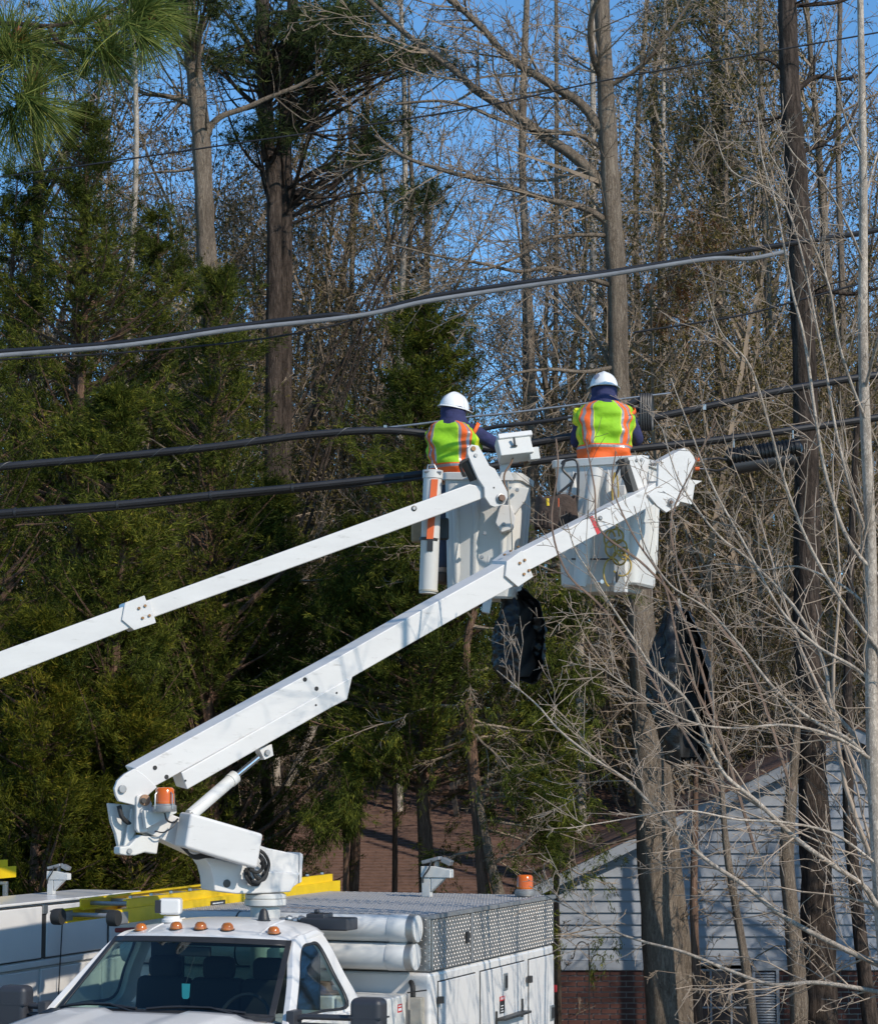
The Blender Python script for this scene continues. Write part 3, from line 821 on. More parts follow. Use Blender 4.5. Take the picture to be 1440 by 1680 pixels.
for pts, w0, w1, kids in LIMB:
    n_ = len(pts)
    dz = rng.uniform(-1.5, .8)
    S, S2 = [], []
    along(S, rng, [at(x, y, d + dz * (i / n_)) for i, (x, y) in enumerate(pts)], dk(w0), dk(w1), kids, 2.1, PH, tips, lvl=1, seg=S2)
    inv = np.array(RINV[r.name])
    V, Fc = segmesh(S2, 10); V = V @ inv[:3, :3].T + inv[:3, 3]; b_ = put('limb', npmesh('limb', V, Fc, M['bark'], smooth=True), r)
    V, Fc = segmesh(S, 3); V = V @ inv[:3, :3].T + inv[:3, 3]; put('twigs', npmesh('twigs', V, Fc, M['twig']), b_)
# ---------------------------------------------------------------- other visible trunks
def trunk_tree(name, label, d, xyw, bark='bark', twl='twig', seed=0, kids=24, kl=1.6, group=None, P=PH, lo=0):
    r = plant(name, (xr(xyw[0][0], d), d, gz(d) - .1), label, 'tree', group)
    tp = [at(x, y, d) for x, y, w_ in xyw]; rs = [w_ * d / F / 2 for x, y, w_ in xyw]
    trunk_tube(tp, rs, 12, 5, .06, seed).build('trunk', M[bark], r, world=True)
    rng = np.random.default_rng(seed + 900); S = []
    if kids:
        i0 = lo
        along(S, rng, tp[i0:], .004, .003, kids, kl, P, None, 1, (40, 80), 4)
        inv = np.array(RINV[r.name]); V, Fc = segmesh(S, 3); V = V @ inv[:3, :3].T + inv[:3, 3]
        put('branches', npmesh('branches', V, Fc, M[twl]), r)
    return r
trunk_tree('hardwood_tree', 'dark trunk behind the hydraulic lift cylinder', 31, [(372, 1500, 46), (372, 1350, 44), (368, 1200, 40), (372, 1000, 36), (362, 800, 34), (352, 620, 30), (345, 500, 26)], 'bark_dark', seed=1, kids=14)
trunk_tree('hardwood_tree', 'slim pale trunk left of the brown roof ridge', 33, [(454, 1290, 14), (450, 1180, 13), (452, 1060, 12), (462, 950, 10), (470, 800, 8)], 'bark_pale', 'twig_pale', seed=2, kids=16)
trunk_tree('hardwood_tree', 'leaning pale sapling between the booms', 33.5, [(470, 1290, 12), (520, 1180, 11), (548, 1080, 9), (560, 960, 7)], 'bark_pale', 'twig_pale', seed=3, kids=16)
trunk_tree('hardwood_tree', 'second trunk rising tight against the big hardwood', 28.4, [(1140, 1760, 36), (1118, 1560, 32), (1102, 1400, 26), (1088, 1250, 22), (1078, 1100, 16)], seed=4, kids=10)
trunk_tree('hardwood_tree', 'thin reddish sapling in front of the gable siding', 27.5, [(1150, 1760, 16), (1142, 1600, 15), (1138, 1480, 13), (1140, 1350, 10), (1142, 1200, 7), (1150, 1050, 5)], 'bark_cedar', 'twig', seed=5, kids=18, kl=1.1)
trunk_tree('hardwood_tree', 'crooked sapling leaning over the house window', 27.0, [(1245, 1760, 16), (1225, 1600, 15), (1205, 1480, 13), (1190, 1380, 11), (1180, 1250, 8), (1165, 1150, 5)], 'bark', 'twig', seed=6, kids=20, kl=1.2)
trunk_tree('hardwood_tree', 'forked grey trunk just right of the white shutter', 28.2, [(1308, 1760, 30), (1310, 1640, 30), (1298, 1500, 26), (1290, 1400, 24), (1300, 1280, 18), (1310, 1150, 12)], seed=7, kids=18, kl=1.3)
trunk_tree('hardwood_tree', 'dark wide trunk at the far end of the gable', 29.0, [(1440, 1760, 30), (1418, 1600, 24), (1402, 1450, 22), (1392, 1330, 20), (1390, 1150, 16), (1396, 900, 12), (1410, 600, 9)], 'bark_dark', seed=8, kids=16)
trunk_tree('hardwood_tree', 'slim trunk hard against the truck body rear corner', 29.5, [(918, 1760, 9), (916, 1600, 8), (914, 1480, 6), (910, 1380, 4)], 'bark_dark', seed=9, kids=8, kl=.7)
rng = np.random.default_rng(66)
thin = [(655, 850, 37, 12), (880, 1000, 36, 16), (905, 1000, 41, 10), (955, 1050, 36, 14), (1045, 1050, 40, 12), (860, 1000, 44, 11), (205, 760, 33, 12), (1252, 1000, 37, 14), (1195, 1000, 40, 10), (1100, 1050, 38, 9), (590, 1050, 40, 8), (1370, 1050, 36, 13)]
tlab = ['slim trunk rising behind the slender bright cedar', 'stout straight trunk left of the far worker, under the long arching limb', 'thinner trunk close beside the stout one left of the far worker', 'grey straight trunk next left of the big hardwood', 'slim straight trunk next right of the big hardwood', 'slender straight trunk at the right side of the sky gap', 'narrow trunk rising behind the left cedars below the pine bough', 'straight trunk next left of the dark pine by the gable', 'slim trunk under the olive pine crown', 'very thin trunk left of the rusty brown cedar', 'very thin trunk between the twin pines and the slender cedar', 'straight trunk next right of the dark pine by the gable']
for i, (px, yb, d, w_) in enumerate(thin):
    t_ = px + rng.normal() * 18
    pts = [(px, 1400, w_ * 1.15), (px + rng.normal() * 5, 1000, w_), (px + (t_ - px) * .5 + rng.normal() * 6, 600, w_ * .9), (t_, 250, w_ * .75), (t_ + rng.normal() * 8, -30, w_ * .6)]
    trunk_tree('hardwood_tree', tlab[i], d, pts, 'bark' if i % 3 else 'bark_pale', 'twig', seed=20 + i, kids=34, kl=2.2, group='slim hardwoods of the front rank', lo=1)
# ================================================================== trucks
ROT = -TA
def locpx(x, px):
    """distance back along a truck-parallel line at lateral x that the picture column px meets"""
    k = (px - CXP) / F; a = T0 + RL * x
    return (k * a.y - a.x) / (RD.x - k * RD.y)
def loczy(x, t, py):
    p = T0 + RL * x + RD * t
    return at(0, py, p.y).z if False else CAMZ + (ray(CXP, py).z / ray(CXP, py).y) * p.y

def rbox(x0, x1, y0, y1, z0, z1): return MB().bx(x0, x1, y0, y1, z0, z1)

def cab(r, cx=-.09):
    W = lambda u, v: (cx + (u * (.845 - .145 * v)), -.06 + .62 * v + .13 * u * u, 1.560 + .485 * v - .02 * u * u)
    # glass with black border
    g = MB().grid(lambda a, b: W(-.955 + 1.91 * a, .05 + .88 * b), 16, 8)
    gl_ = g.build('windshield', M['glass'], r)
    b = MB()
    for (u0, u1, v0, v1) in ((-1, -.95, 0, 1), (.95, 1, 0, 1), (-.95, .95, .93, 1), (-.95, .95, 0, .055)):
        b.grid(lambda a, c: Vector(W(u0 + (u1 - u0) * a, v0 + (v1 - v0) * c)) + Vector((0, -.004, .002)), 16, 6)
    b.build('windshield_seal', M['black'], gl_, solid=.012, out=(0, -1, 0))
    # roof skin
    def R_(a, v):
        u = 2 * a - 1
        y = .565 + .13 * u * u * (1 - v) + (1.27 - .565) * v
        z = 2.045 + .100 * (1 - (1 - v) ** 2.4) * (1 - .5 * abs(u) ** 3) - .02 * u * u - .035 * max(0, abs(u) - .88) / .12
        return (cx + u * (.705 + .015 * sin(pi * v)), y, z)
    MB().grid(R_, 24, 12).build('roof', M['white'], r, solid=.03)
    # roof pressings
    rb_ = MB()
    for u in (-.62, .62):
        rb_.tube([Vector(R_((u * (1 - .08 * k / 6) + 1) / 2, .12 + .8 * k / 6)) + Vector((0, 0, -.004)) for k in range(7)], .012, 6)
    rb_.build('roof_ridge', M['white'], r)
    # sides: frame round the window
    def X(h): return .955 - .255 * max(0, h) ** 1.15
    def Z(h): return 1.50 + .545 * h
    for s in (1, -1):
        def sp(y, h, o=0): return Vector((cx + s * (X(h) + o), y, Z(h)))
        outer = [(.04, 0), (.36, .46), (.70, .95), (.98, 1.03), (1.24, 1.0), (1.31, .5), (1.36, 0), (.70, 0)]
        inner = [(.20, .07), (.47, .46), (.76, .85), (.94, .905), (1.09, .87), (1.13, .5), (1.15, .07), (.66, .07)]
        def ringpts(pl, o):
            c = catmull([sp(y, h, o) for y, h in pl] + [sp(*pl[0], o)], 5)
            return c[:-1]
        A, B = ringpts(outer, 0), ringpts(inner, .006)
        n = len(A); AB = A + B; th_ = Vector((-s * .05, 0, -.01))
        m = MB(); C_ = [p + th_ for p in AB]
        m.add(AB + C_, [(i, (i + 1) % n, n + (i + 1) % n, n + i) for i in range(n)] + [(2 * n + i, 3 * n + i, 3 * n + (i + 1) % n, 2 * n + (i + 1) % n) for i in range(n)]
              + [(i, 2 * n + i, 2 * n + (i + 1) % n, (i + 1) % n) for i in range(n)] + [(n + i, n + (i + 1) % n, 3 * n + (i + 1) % n, 3 * n + i) for i in range(n)])
        if s < 0: m.f = [f[::-1] for f in m.f]
        m.build('door_frame', M['white'], r, bevel=.008, ang=30)
        inn2 = [(y + (.03 if y < .7 else -.03), h + (.03 if h < .5 else -.03)) for y, h in inner]
        B2 = ringpts(inn2, .004); B1 = ringpts(inner, .0075)
        MB().add(B1 + B2, [(i, (i + 1) % n, n + (i + 1) % n, n + i) if s > 0 else (i, n + i, n + (i + 1) % n, (i + 1) % n) for i in range(n)]).build('window_seal', M['black'], r, solid=.01, out=(s, 0, 0))
        G = ringpts(inn2, -.002)
        MB().add(G, [list(range(len(G)))]).build('side_window', M['glass'], r, out=(s, 0, 0))
        # door skin
        d = MB().prism([(cx + s * .93, .04, .64), (cx + s * .93, 1.30, .64), (cx + s * .955, 1.30, 1.505), (cx + s * .955, .04, 1.505)], (s * .03, 0, 0))
        dd = d.build('door', M['white'], r, bevel=.012)
        rbox(min(cx + s * .98, cx + s * 1.0), max(cx + s * .98, cx + s * 1.0), 1.08, 1.24, 1.28, 1.33).build('handle', M['black'], dd, bevel=.008)
        MB().prism([(cx + s * .5, .0, .62), (cx + s * .5, 1.33, .62), (cx + s * .5, 1.33, 1.49), (cx + s * .5, .0, 1.49)], (s * .428, 0, 0)).build('cab_side', M['white'], r)
        # mirror
        hx = 1.40 if s > 0 else -1.31
        mh = MB().bx(hx - .115, hx + .115, .10, .26, 1.28, 1.70).build('mirror', M['mirror_shell'], r, bevel=.045, seg=4)
        MB().bx(hx - .118, hx + .118, .098, .262, 1.565, 1.575).build('mirror_seam', M['mirror_shell'], mh)
        ar = MB().tube([(hx - s * .05, .18, 1.56), (cx + s * 1.02, .16, 1.56), (cx + s * .95, .15, 1.53)], .022, 8)
        ar.tube([(hx - s * .05, .18, 1.50), (cx + s * 1.02, .16, 1.505), (cx + s * .95, .15, 1.48)], .018, 8)
        ar.bx(cx + s * .955 - .03, cx + s * .955 + .03, .08, .22, 1.42, 1.60); ar.build('mirror_arm', M['mirror_shell'], mh, bevel=.006)
    # cowl, hood, fenders
    c = MB().grid(lambda a, b: (cx + (2 * a - 1) * .86, -.08 + .13 * (2 * a - 1) ** 2 - .16 * b, 1.556 - .022 * b - .02 * (2 * a - 1) ** 2), 14, 3)
    c.build('cowl', M['black'], r, solid=.03)
    def Hd(a, b):
        u = 2 * a - 1
        z = 1.556 - .05 * b - .06 * b ** 3 - .055 * abs(u) ** 3 + .022 * (1 if .3 < abs(u) < .75 else 0)
        return (cx + u * (.90 - .06 * b), -.19 + .13 * u * u - 1.05 * b, z)
    MB().grid(Hd, 28, 12).build('hood', M['white'], r, solid=.03, ang=60)
    f = MB()
    for s in (1, -1): f.prism([(cx + s * .78, .02, .62), (cx + s * .78, -1.28, .62), (cx + s * .78, -1.25, 1.35), (cx + s * .78, .02, 1.49)], (s * .22, 0, 0))
    f.build('fender', M['white'], r, bevel=.03)
    MB().bx(cx - .70, cx + .70, -1.34, -1.26, .78, 1.30).build('grille', M['alu_dull'], r, bevel=.03)
    for s in (1, -1): MB().bx(cx + s * .84 - .13, cx + s * .84 + .13, -1.34, -1.22, .85, 1.2).build('headlight', M['sticker_w'], r, bevel=.03)
    MB().bx(cx - 1.02, cx + 1.02, -1.5, -1.33, .48, .74).build('bumper', M['steel'], r, bevel=.03)
    # back of the cab and inside
    bk = MB().bx(cx - .68, cx - .42, 1.22, 1.26, 1.45, 2.05).bx(cx + .42, cx + .68, 1.22, 1.26, 1.45, 2.05).bx(cx - .42, cx + .42, 1.22, 1.26, 1.93, 2.07).bx(cx - .93, cx + .93, 1.22, 1.27, .64, 1.45)
    bk.build('cab_back', M['interior'], r)
    MB().bx(cx - .42, cx + .42, 1.235, 1.24, 1.45, 1.93).build('rear_window', M['glass'], r)
    ds = MB().grid(lambda a, b: (cx + (2 * a - 1) * .84, .02 + .42 * b, 1.515 - .07 * b * b), 10, 4); ds.bx(cx - .84, cx + .84, .36, .46, 1.0, 1.445)
    ds.bx(cx + .22, cx + .60, .25, .45, 1.44, 1.52)
    ds.build('dashboard', M['interior'], r)
    for sx in (.38, -.02, -.46):
        st = MB().box((cx + sx, 1.0, 1.47), (.42 if sx else .2, .16, .50), Matrix.Rotation(radians(-8), 3, 'X'))
        st.box((cx + sx, 1.02, 1.79), (.25, .11, .17)); st.bx(cx + sx - .22, cx + sx + .22, .55, 1.0, 1.0, 1.14)
        st.build('seat', M['seat'], r, bevel=.05, seg=3)
    wh = MB(); ce = Vector((cx + .42, .50, 1.48)); q = Matrix.Rotation(radians(-25), 3, 'X')
    ring = [ce + q @ Vector((.19 * cos(t), 0, .19 * sin(t))) for t in np.linspace(0, 2 * pi, 25)]
    wh.tube(ring, .014, 8).tube([ring[0], ce, ring[12]], .014, 6).tube([ce, ce + Vector((0, -.2, -.1))], .03, 8)
    wh.build('steering_wheel', M['black'], r)
    MB().bx(cx - .12, cx + .12, .56, .60, 1.905, 1.975).build('rear_view_mirror', M['black'], r, bevel=.01)
    # wipers
    for s0, s1 in ((-.80, -.14), (-.06, .66)):
        pts = [Vector(W((s0 + (s1 - s0) * k / 6) / .85, .045 + .055 * sin(pi * k / 6) * (1 - k / 12))) + Vector((0, -.025, .012)) for k in range(7)]
        mw = MB().tube(pts, .011, 6); mw.tube([pts[6] + Vector((.1, -.1, -.03)), pts[4] + Vector((0, -.02, .01)), pts[2]], .008, 6)
        mw.build('wiper', M['black'], r)
    # amber roof markers
    for x in (-.63, -.32, -.12, .09, .43):
        u = (x - cx) / .70; y = .72 + .10 * u * u
        z = R_((u + 1) / 2, (y - .565 - .13 * u * u) / .70)[2]
        m = MB()
        prof = [(.047, 0), (.046, .018), (.040, .038), (.026, .052), (.0, .056)]
        m.lathe((x, y, z - .004), (0, -.12, 1), prof, 14)
        ml = m.build('roof_marker_light', M['amber_d'], r, ang=60)
        MB().lathe((x, y, z - .006), (0, -.12, 1), [(.054, 0), (.054, .009)], 14).build('gasket', M['black'], ml)
    return R_

def wheels(r, cx=-.09):
    for (x, y, w_) in ((cx + .93, -.62, .26), (cx - .93, -.62, .26), (cx + .98, 3.4, .52), (cx - .98, 3.4, .52)):
        m = MB().lathe((x - w_ / 2, y, .46), (1, 0, 0), [(.28, 0), (.42, .0), (.46, .04), (.46, w_ - .04), (.42, w_), (.28, w_)], 28)
        t = m.build('wheel', M['rubber'], r)
        MB().lathe((x - w_ / 2 + .02, y, .46), (1, 0, 0), [(.05, 0), (.278, .0), (.278, w_ - .04), (.05, w_ - .04)], 20).build('rim', M['alu_dull'], t)
    MB().bx(cx - .42, cx - .32, -1.3, 5.0, .55, .80).bx(cx + .32, cx + .42, -1.3, 5.0, .55, .80).build('chassis', M['dark_steel'], r)

def boom_rest(r, x, t, z, label=None, s=1.0):
    m = MB().bx(x - .045, x + .045, t - .04, t + .04, z, z + .20)
    m.prism([(x - .05, t - .05, z + .19), (x + .26, t - .05, z + .19), (x + .26, t - .05, z + .27), (x + .1, t - .05, z + .30), (x - .05, t - .05, z + .30)], (0, .10, 0))
    m.prism([(x + .05, t - .04, z + .05), (x + .2, t - .04, z + .19), (x + .05, t - .04, z + .19)], (0, .08, 0))
    o = m.build('boom_rest', M['white_worn'], r, bevel=.008)
    w_ = MB().box((x + .05, t, z + .36), (.19, .10, .035), Matrix.Rotation(radians(-14), 3, 'Y')).box((x + .21, t, z + .35), (.10, .10, .05), Matrix.Rotation(radians(24), 3, 'Y')).bx(x + .08, x + .12, t - .02, t + .02, z + .28, z + .36)
    w_.build('rest_pad', M['alu_dull'], o, bevel=.006)
    MB().tube(catmull([(x + .07, t - .07, z + .36), (x + .05, t - .09, z + .28), (x - .01, t - .08, z + .2), (x - .015, t - .08, z + .14)], 5), .009, 6).build('hose', M['black'], o)
    if s != 1.0: o.location = ((1 - s) * x, (1 - s) * t, (1 - s) * z); o.scale = (s, s, s)
    return o

def beacon(r, base, M_=None, s=1.0, world=False, guard=True):
    b = MB().lathe(base, (0, 0, 1), [(.085 * s, 0), (.09 * s, .012 * s), (.09 * s, .045 * s), (.078 * s, .052 * s), (.078 * s, .06 * s)], 24)
    o = b.build('beacon', M['alu_dull'], r, world=world)
    l = MB().lathe(Vector(base) + Vector((0, 0, .06 * s)), (0, 0, 1), [(.071 * s, 0), (.073 * s, .03 * s), (.071 * s, .035 * s), (.073 * s, .065 * s), (.071 * s, .07 * s), (.070 * s, .105 * s), (.058 * s, .12 * s), (0, .123 * s)], 24)
    l.build('lens', M['amber'], o, world=world, ang=60)
    if guard:
        g = MB()
        for k in range(4):
            a = pi / 4 + k * pi / 2; e = Vector((cos(a), sin(a), 0)) * .092 * s; c = Vector(base)
            g.tube([c + e + Vector((0, 0, .02)), c + e + Vector((0, 0, .13 * s)), c + e * .8 + Vector((0, 0, .145 * s)), c + Vector((0, 0, .15 * s))], .005, 6)
        g.build('guard', M['steel'], o, world=world)
    return o

# ---------------------------------------------------------------- front truck
FT = root('bucket_truck', tuple(T0), ROT, 'white bucket truck nearest the camera, with amber roof markers and diamond plate box', 'truck')
Rf = cab(FT); wheels(FT)
cx = -.09
# body
XS, XM = 1.17, -1.35
MB().bx(XM, XS, 2.0, 5.13, .78, 1.712).build('service_body', M['white'], FT, bevel=.03, seg=3)
xq = XS + .001
def dpan(px0, px1, z0, z1, name='compartment_door'):
    t0, t1 = locpx(XS, px0), locpx(XS, px1)
    MB().bx(XS - .006, XS + .004, t0 - .012, t1 + .012, z0 - .012, z1 + .010).build('door_gasket', M['dark_steel'], FT)
    o = MB().bx(XS - .006, XS + .014, t0, t1, z0, z1).build(name, M['white'], FT, bevel=.006, seg=3)
    return o, t0, t1
d1, a0, a1 = dpan(718, 777, .92, 1.63); d2, b0, b1 = dpan(786, 856, .92, 1.63); d3, c0, c1 = dpan(864, 903, .92, 1.63)
def onside(px, py, w_, h_, mt, name, par, th=.012, off=.014, bev=.003):
    t = locpx(XS, px); z = loczy(XS, t, py); p = T0 + RL * XS + RD * t; s = p.y / F
    k = 1 / .47
    return MB().bx(XS + off, XS + off + th, t - w_ * s * k / 2, t + w_ * s * k / 2, z - h_ * s / 2, z + h_ * s / 2).build(name, mt, par, bevel=bev), t, z
for px, py, w_, h_, par in ((824, 1611, 8, 27, d2), (899, 1662, 9, 24, d3)):
    o, t, z = onside(px, py, w_, h_, M['steel'], 'latch', par)
    MB().bx(XS + .024, XS + .030, t - .03, t + .03, z - .04, z + .04).build('latch_paddle', M['black'], o) if False else None
    onside(px, py, w_ * .6, h_ * .72, M['black'], 'latch_paddle', par, .016, .016)
for px, py, par in ((861, 1607, d2), (717, 1641, d1)):
    onside(px, py, 5, 11, M['dark_steel'], 'knob', par, .035)
# warning sticker
o, t, z = onside(819, 1649, 12, 27, M['black'], 'warning_sticker', d2, .002, .0142, 0)
onside(819, 1638.5, 12, 7, M['red'], 'sticker_header', d2, .002, .0165, 0)
def text(s, size, mt, name, parent, loc, xd, yd, bold=0.0):
    c = bpy.data.curves.new(name, 'FONT'); c.body = s; c.size = size; c.align_x = 'CENTER'; c.align_y = 'CENTER'; c.offset = bold
    to = bpy.data.objects.new('tmp', c); COL.objects.link(to)
    dg = bpy.context.evaluated_depsgraph_get(); me = bpy.data.meshes.new_from_object(to.evaluated_get(dg))
    bpy.data.objects.remove(to)
    xd = Vector(xd).normalized(); yd = Vector(yd).normalized(); zd = xd.cross(yd)
    R3 = Matrix((xd, yd, zd)).transposed().to_4x4(); R3.translation = Vector(loc)
    me.transform(R3); me.materials.clear(); me.materials.append(mt); me.name = name
    return put(name, me, parent)
zz = loczy(XS, t, 1638.5)
text('DANGER', .028, M['sticker_w'], 'lettering', d2, (XS + .019, t, zz), (0, 1, 0), (0, 0, 1), .0006)
for k in range(3): MB().bx(XS + .0165, XS + .0175, t - .035, t + .03 - .012 * (k % 2), z - .055 + .022 * k, z - .048 + .022 * k).build('sticker_line', M['sticker_w'], d2)
# grab step seen at the frame edge
t0, t1 = locpx(XS, 808), locpx(XS, 851)
MB().bx(XS + .02, XS + .10, t0, t1, 1.215, 1.235).bx(XS + .01, XS + .03, t0, t0 + .02, 1.18, 1.29).bx(XS + .01, XS + .03, t1 - .02, t1, 1.18, 1.33).build('folding_step', M['dark_steel'], FT, bevel=.004)
# diamond plate box with raised lugs
BZ0, BZ1 = 1.716, 2.14
box = MB().bx(XM, XS - .004, 2.02, 5.12, BZ0, BZ1).build('diamond_plate_box', M['alu'], FT, bevel=.012)
tr0 = locpx(XS, 770)
MB().bx(XS - .002, XS + .012, 2.03, tr0 - .03, BZ0 + .01, BZ1 - .03).bx(XS - .002, XS + .012, tr0 + .03, 5.10, BZ0 + .01, BZ1 - .03).build('plate_door', M['alu'], box, bevel=.004)
MB().bx(XS - .004, XS + .024, tr0 - .022, tr0 + .022, BZ0 + .01, BZ1 - .01).bx(XS - .02, XS + .03, 2.02, 5.12, BZ1 - .028, BZ1 + .004).build('box_trim', M['alu_dull'], box, bevel=.003)
o, t, z = onside(762, 1538, 5, 18, M['black'], 'latch', box, .02, .012)
rg = np.random.default_rng(3)
def lugs(fn, nu, nv, du, dv, name, ls=.024, ws=.0052, hs=.0035, alt=True):
    """raised tread lugs as squat pyramids on a face; fn(u,v)->(point, udir, vdir, normal)"""
    C, A, B, Nn = [], [], [], []
    for i in range(nu):
        for j in range(nv):
            p, a, b, n_ = fn(i * du, j * dv)
            sg = 1 if (i + j) % 2 else -1
            q = (a * .75 + b * .66 * sg) if alt else (a if (i + j) % 2 else b)
            q = q.normalized(); C.append(p); A.append(q); B.append(n_.cross(q)); Nn.append(n_)
    C, A, B, Nn = map(np.array, (C, A, B, Nn))
    V = np.stack([C - A * ls / 2, C + B * ws, C + A * ls / 2, C - B * ws, C - A * ls * .2 + Nn * hs, C + A * ls * .2 + Nn * hs], 1).reshape(-1, 3)
    b = (np.arange(len(C)) * 6)[:, None]
    f4 = np.concatenate([b + np.array([[0, 3, 5, 4]]), b + np.array([[3, 2, 5, 5]]), b + np.array([[2, 1, 4, 5]]), b + np.array([[1, 0, 4, 4]])], 0)
    tri = np.concatenate([b + np.array([[0, 3, 4]]), b + np.array([[3, 5, 4]]), b + np.array([[3, 2, 5]]), b + np.array([[2, 1, 5]]), b + np.array([[1, 4, 5]]), b + np.array([[1, 0, 4]])], 0)
    tag(put(name, npmesh(name, V, tri, M['lug']), box), kind='stuff')
VX, VY, VZ = Vector((1, 0, 0)), Vector((0, 1, 0)), Vector((0, 0, 1))
lugs(lambda u, v: (Vector((XM + .03 + u, 2.0198, BZ0 + .02 + v)), VX, VZ, -VY), 76, 13, .033, .031, 'tread_lugs', .026, .0035, .004)
lugs(lambda u, v: (Vector((XM + .03 + u, 2.04 + v, BZ1 + .0002)), VX, VY, VZ), 62, 76, .040, .040, 'tread_lugs', .030, .004, .004)
lugs(lambda u, v: (Vector((XS + .0122, 2.05 + u, BZ0 + .025 + v)), VY, VZ, VX), 92, 14, .033, .028, 'tread_lugs', .026, .0048, .005)
MB().grid(lambda a, b: (XM + 1.0 + .55 * a + .08 * sin(b * 7), 2.5 + .12 * b + .03 * sin(a * 9), BZ1 + .0012), 8, 4).build('rust_stain', mat('rust_stain', (.34, .20, .10), .8, .2, var=.5, vscale=18, dirt=(.45, .43, .40), dthr=.5), box)
beacon(FT, (XS - .13, 4.72, BZ1 + .01), s=1.0, guard=False)
boom_rest(FT, .24, 4.45, BZ1, s=.88)
# two white pipe lockers across the front of the box
for z, xe in ((2.045, 1.115), (1.838, 1.10)):
    m = MB().lathe((XM + .02, 1.885, z), (1, 0, 0), [(.100, 0), (.100, xe - XM - .02)], 32)
    tb = m.build('pipe_locker', M['locker'], FT)
    MB().lathe((xe - .215, 1.885, z), (1, 0, 0), [(.104, 0), (.106, .004), (.106, .15), (.104, .155)], 32).build('collar', M['locker'], tb)
    MB().lathe((xe - .062, 1.885, z), (1, 0, 0), [(.1075, 0), (.1075, .05), (.100, .055)], 32).build('clamp_band', M['alu'], tb)
    MB().lathe((xe - .004, 1.885, z), (1, 0, 0), [(.098, 0), (.098, .007), (.02, .011)], 32).build('end_cap', M['locker'], tb)
    MB().lathe((-.35, 1.885, z), (1, 0, 0), [(.103, 0), (.103, .012)], 32).build('seam', M['black'], tb)
# deck boxes between cab and body
bxz = loczy(.8, 1.62, 1628)
m = MB().bx(.60, 1.02, 1.52, 1.94, .8, 1.56); tbx = m.build('tool_box', M['white_worn'], FT, bevel=.015, seg=3)
MB().bx(.40, .59, 1.50, 1.94, .8, 1.565).build('side_cabinet', M['white_worn'], FT, bevel=.012)
sx = 1.0205
t = 1.78
p_loc = lambda px, py, y_: Vector(((px - CXP) / F, 0, 0))
MB().bx(1.0202, 1.0215, 1.71, 1.80, 1.44, 1.50).build('red_sticker', M['red'], tbx)
MB().bx(1.0216, 1.0222, 1.722, 1.788, 1.452, 1.470).build('sticker_line', M['sticker_w'], tbx)
MB().bx(1.0216, 1.0222, 1.722, 1.788, 1.482, 1.490).build('sticker_line', M['sticker_w'], tbx)
MB().bx(1.06, 1.15, 1.86, 1.94, .8, 1.54).build('post', M['beige'], FT, bevel=.006)
MB().tube(catmull([(1.07, 1.90, 1.50), (1.07, 1.90, 1.60), (1.05, 1.93, 1.635), (1.02, 1.99, 1.64)], 5), .020, 10).build('hose', M['rubber'], FT)
MB().tube([(1.04, 1.86, 1.575), (1.2, 1.84, 1.60)], .006, 6).build('pin', M['dark_steel'], FT)
m = MB().lathe((.46, 1.66, 1.57), (0, 0, 1), [(.15, 0), (.15, .012), (.06, .022), (.06, .03)], 24).lathe((.46, 1.66, 1.60), (0, 0, 1), [(.052, 0), (.052, .05), (.044, .055)], 16).lathe((.36, 1.66, 1.645), (1, 0, 0), [(.02, 0), (.02, .03), (.012, .18), (.018, .2)], 10)
m.build('tank_cap', M['brown_metal'], FT, bevel=.002)
# roof items
rz = Rf(.27, .6)[2]
m = MB().lathe((-.48, .98, rz - .01), (0, 0, 1), [(.075, 0), (.075, .02), (.06, .03), (.06, .045)], 20)
so_ = m.build('search_light', M['white'], FT)
MB().box((-.49, .98, rz + .105), (.16, .14, .12), Matrix.Rotation(radians(18), 3, 'Z')).build('housing', M['white'], so_, bevel=.022, seg=3)
MB().box((-.515, .906, rz + .105), (.125, .012, .095), Matrix.Rotation(radians(18), 3, 'Z')).build('lens', M['win_glass'], so_, bevel=.006)
rz = Rf(.71, .75)[2]
MB().lathe((.205, 1.10, rz - .005), (0, 0, 1), [(.052, 0), (.052, .008), (.044, .012), (.030, .07), (.018, .088), (0, .094)], 20).build('antenna_puck', M['black'], FT)
MB().bx(.36, .74, 1.40, 1.62, 2.05, 2.14).bx(.40, .55, 1.42, 1.60, 2.13, 2.17).bx(.45, .49, 1.45, 1.49, 2.17, 2.20).build('winch_box', M['mirror_shell'], FT, bevel=.012)
m = MB()
for k in range(5): m.lathe((.16 + .05 * k, 1.5, 2.11 + .012 * (k % 2)), (1, .2 * (k % 2), 0), [(.026 - .004 * (k % 3), 0), (.03, .02), (.022, .045)], 10)
m.build('hydraulic_fitting', M['steel'], FT)
# cab gap structure under the pedestal
MB().bx(-.62, .34, 1.36, 1.99, .8, 1.50).build('pedestal_base', M['white_worn'], FT, bevel=.02)
PX, PT = -.03, 1.65
ped = MB().lathe((PX, PT, 1.50), (0, 0, 1), [(.20, 0), (.20, .05), (.112, .08), (.112, .72)], 32).build('pedestal', M['white_worn'], FT)
MB().lathe((PX, PT, 2.205), (0, 0, 1), [(.14, 0), (.158, .01), (.158, .05), (.15, .055)], 32).build('flange', M['white_worn'], ped)
MB().lathe((PX, PT, 2.262), (0, 0, 1), [(.15, 0), (.155, .006), (.155, .03), (.135, .04)], 32).build('flange', M['white_worn'], ped)
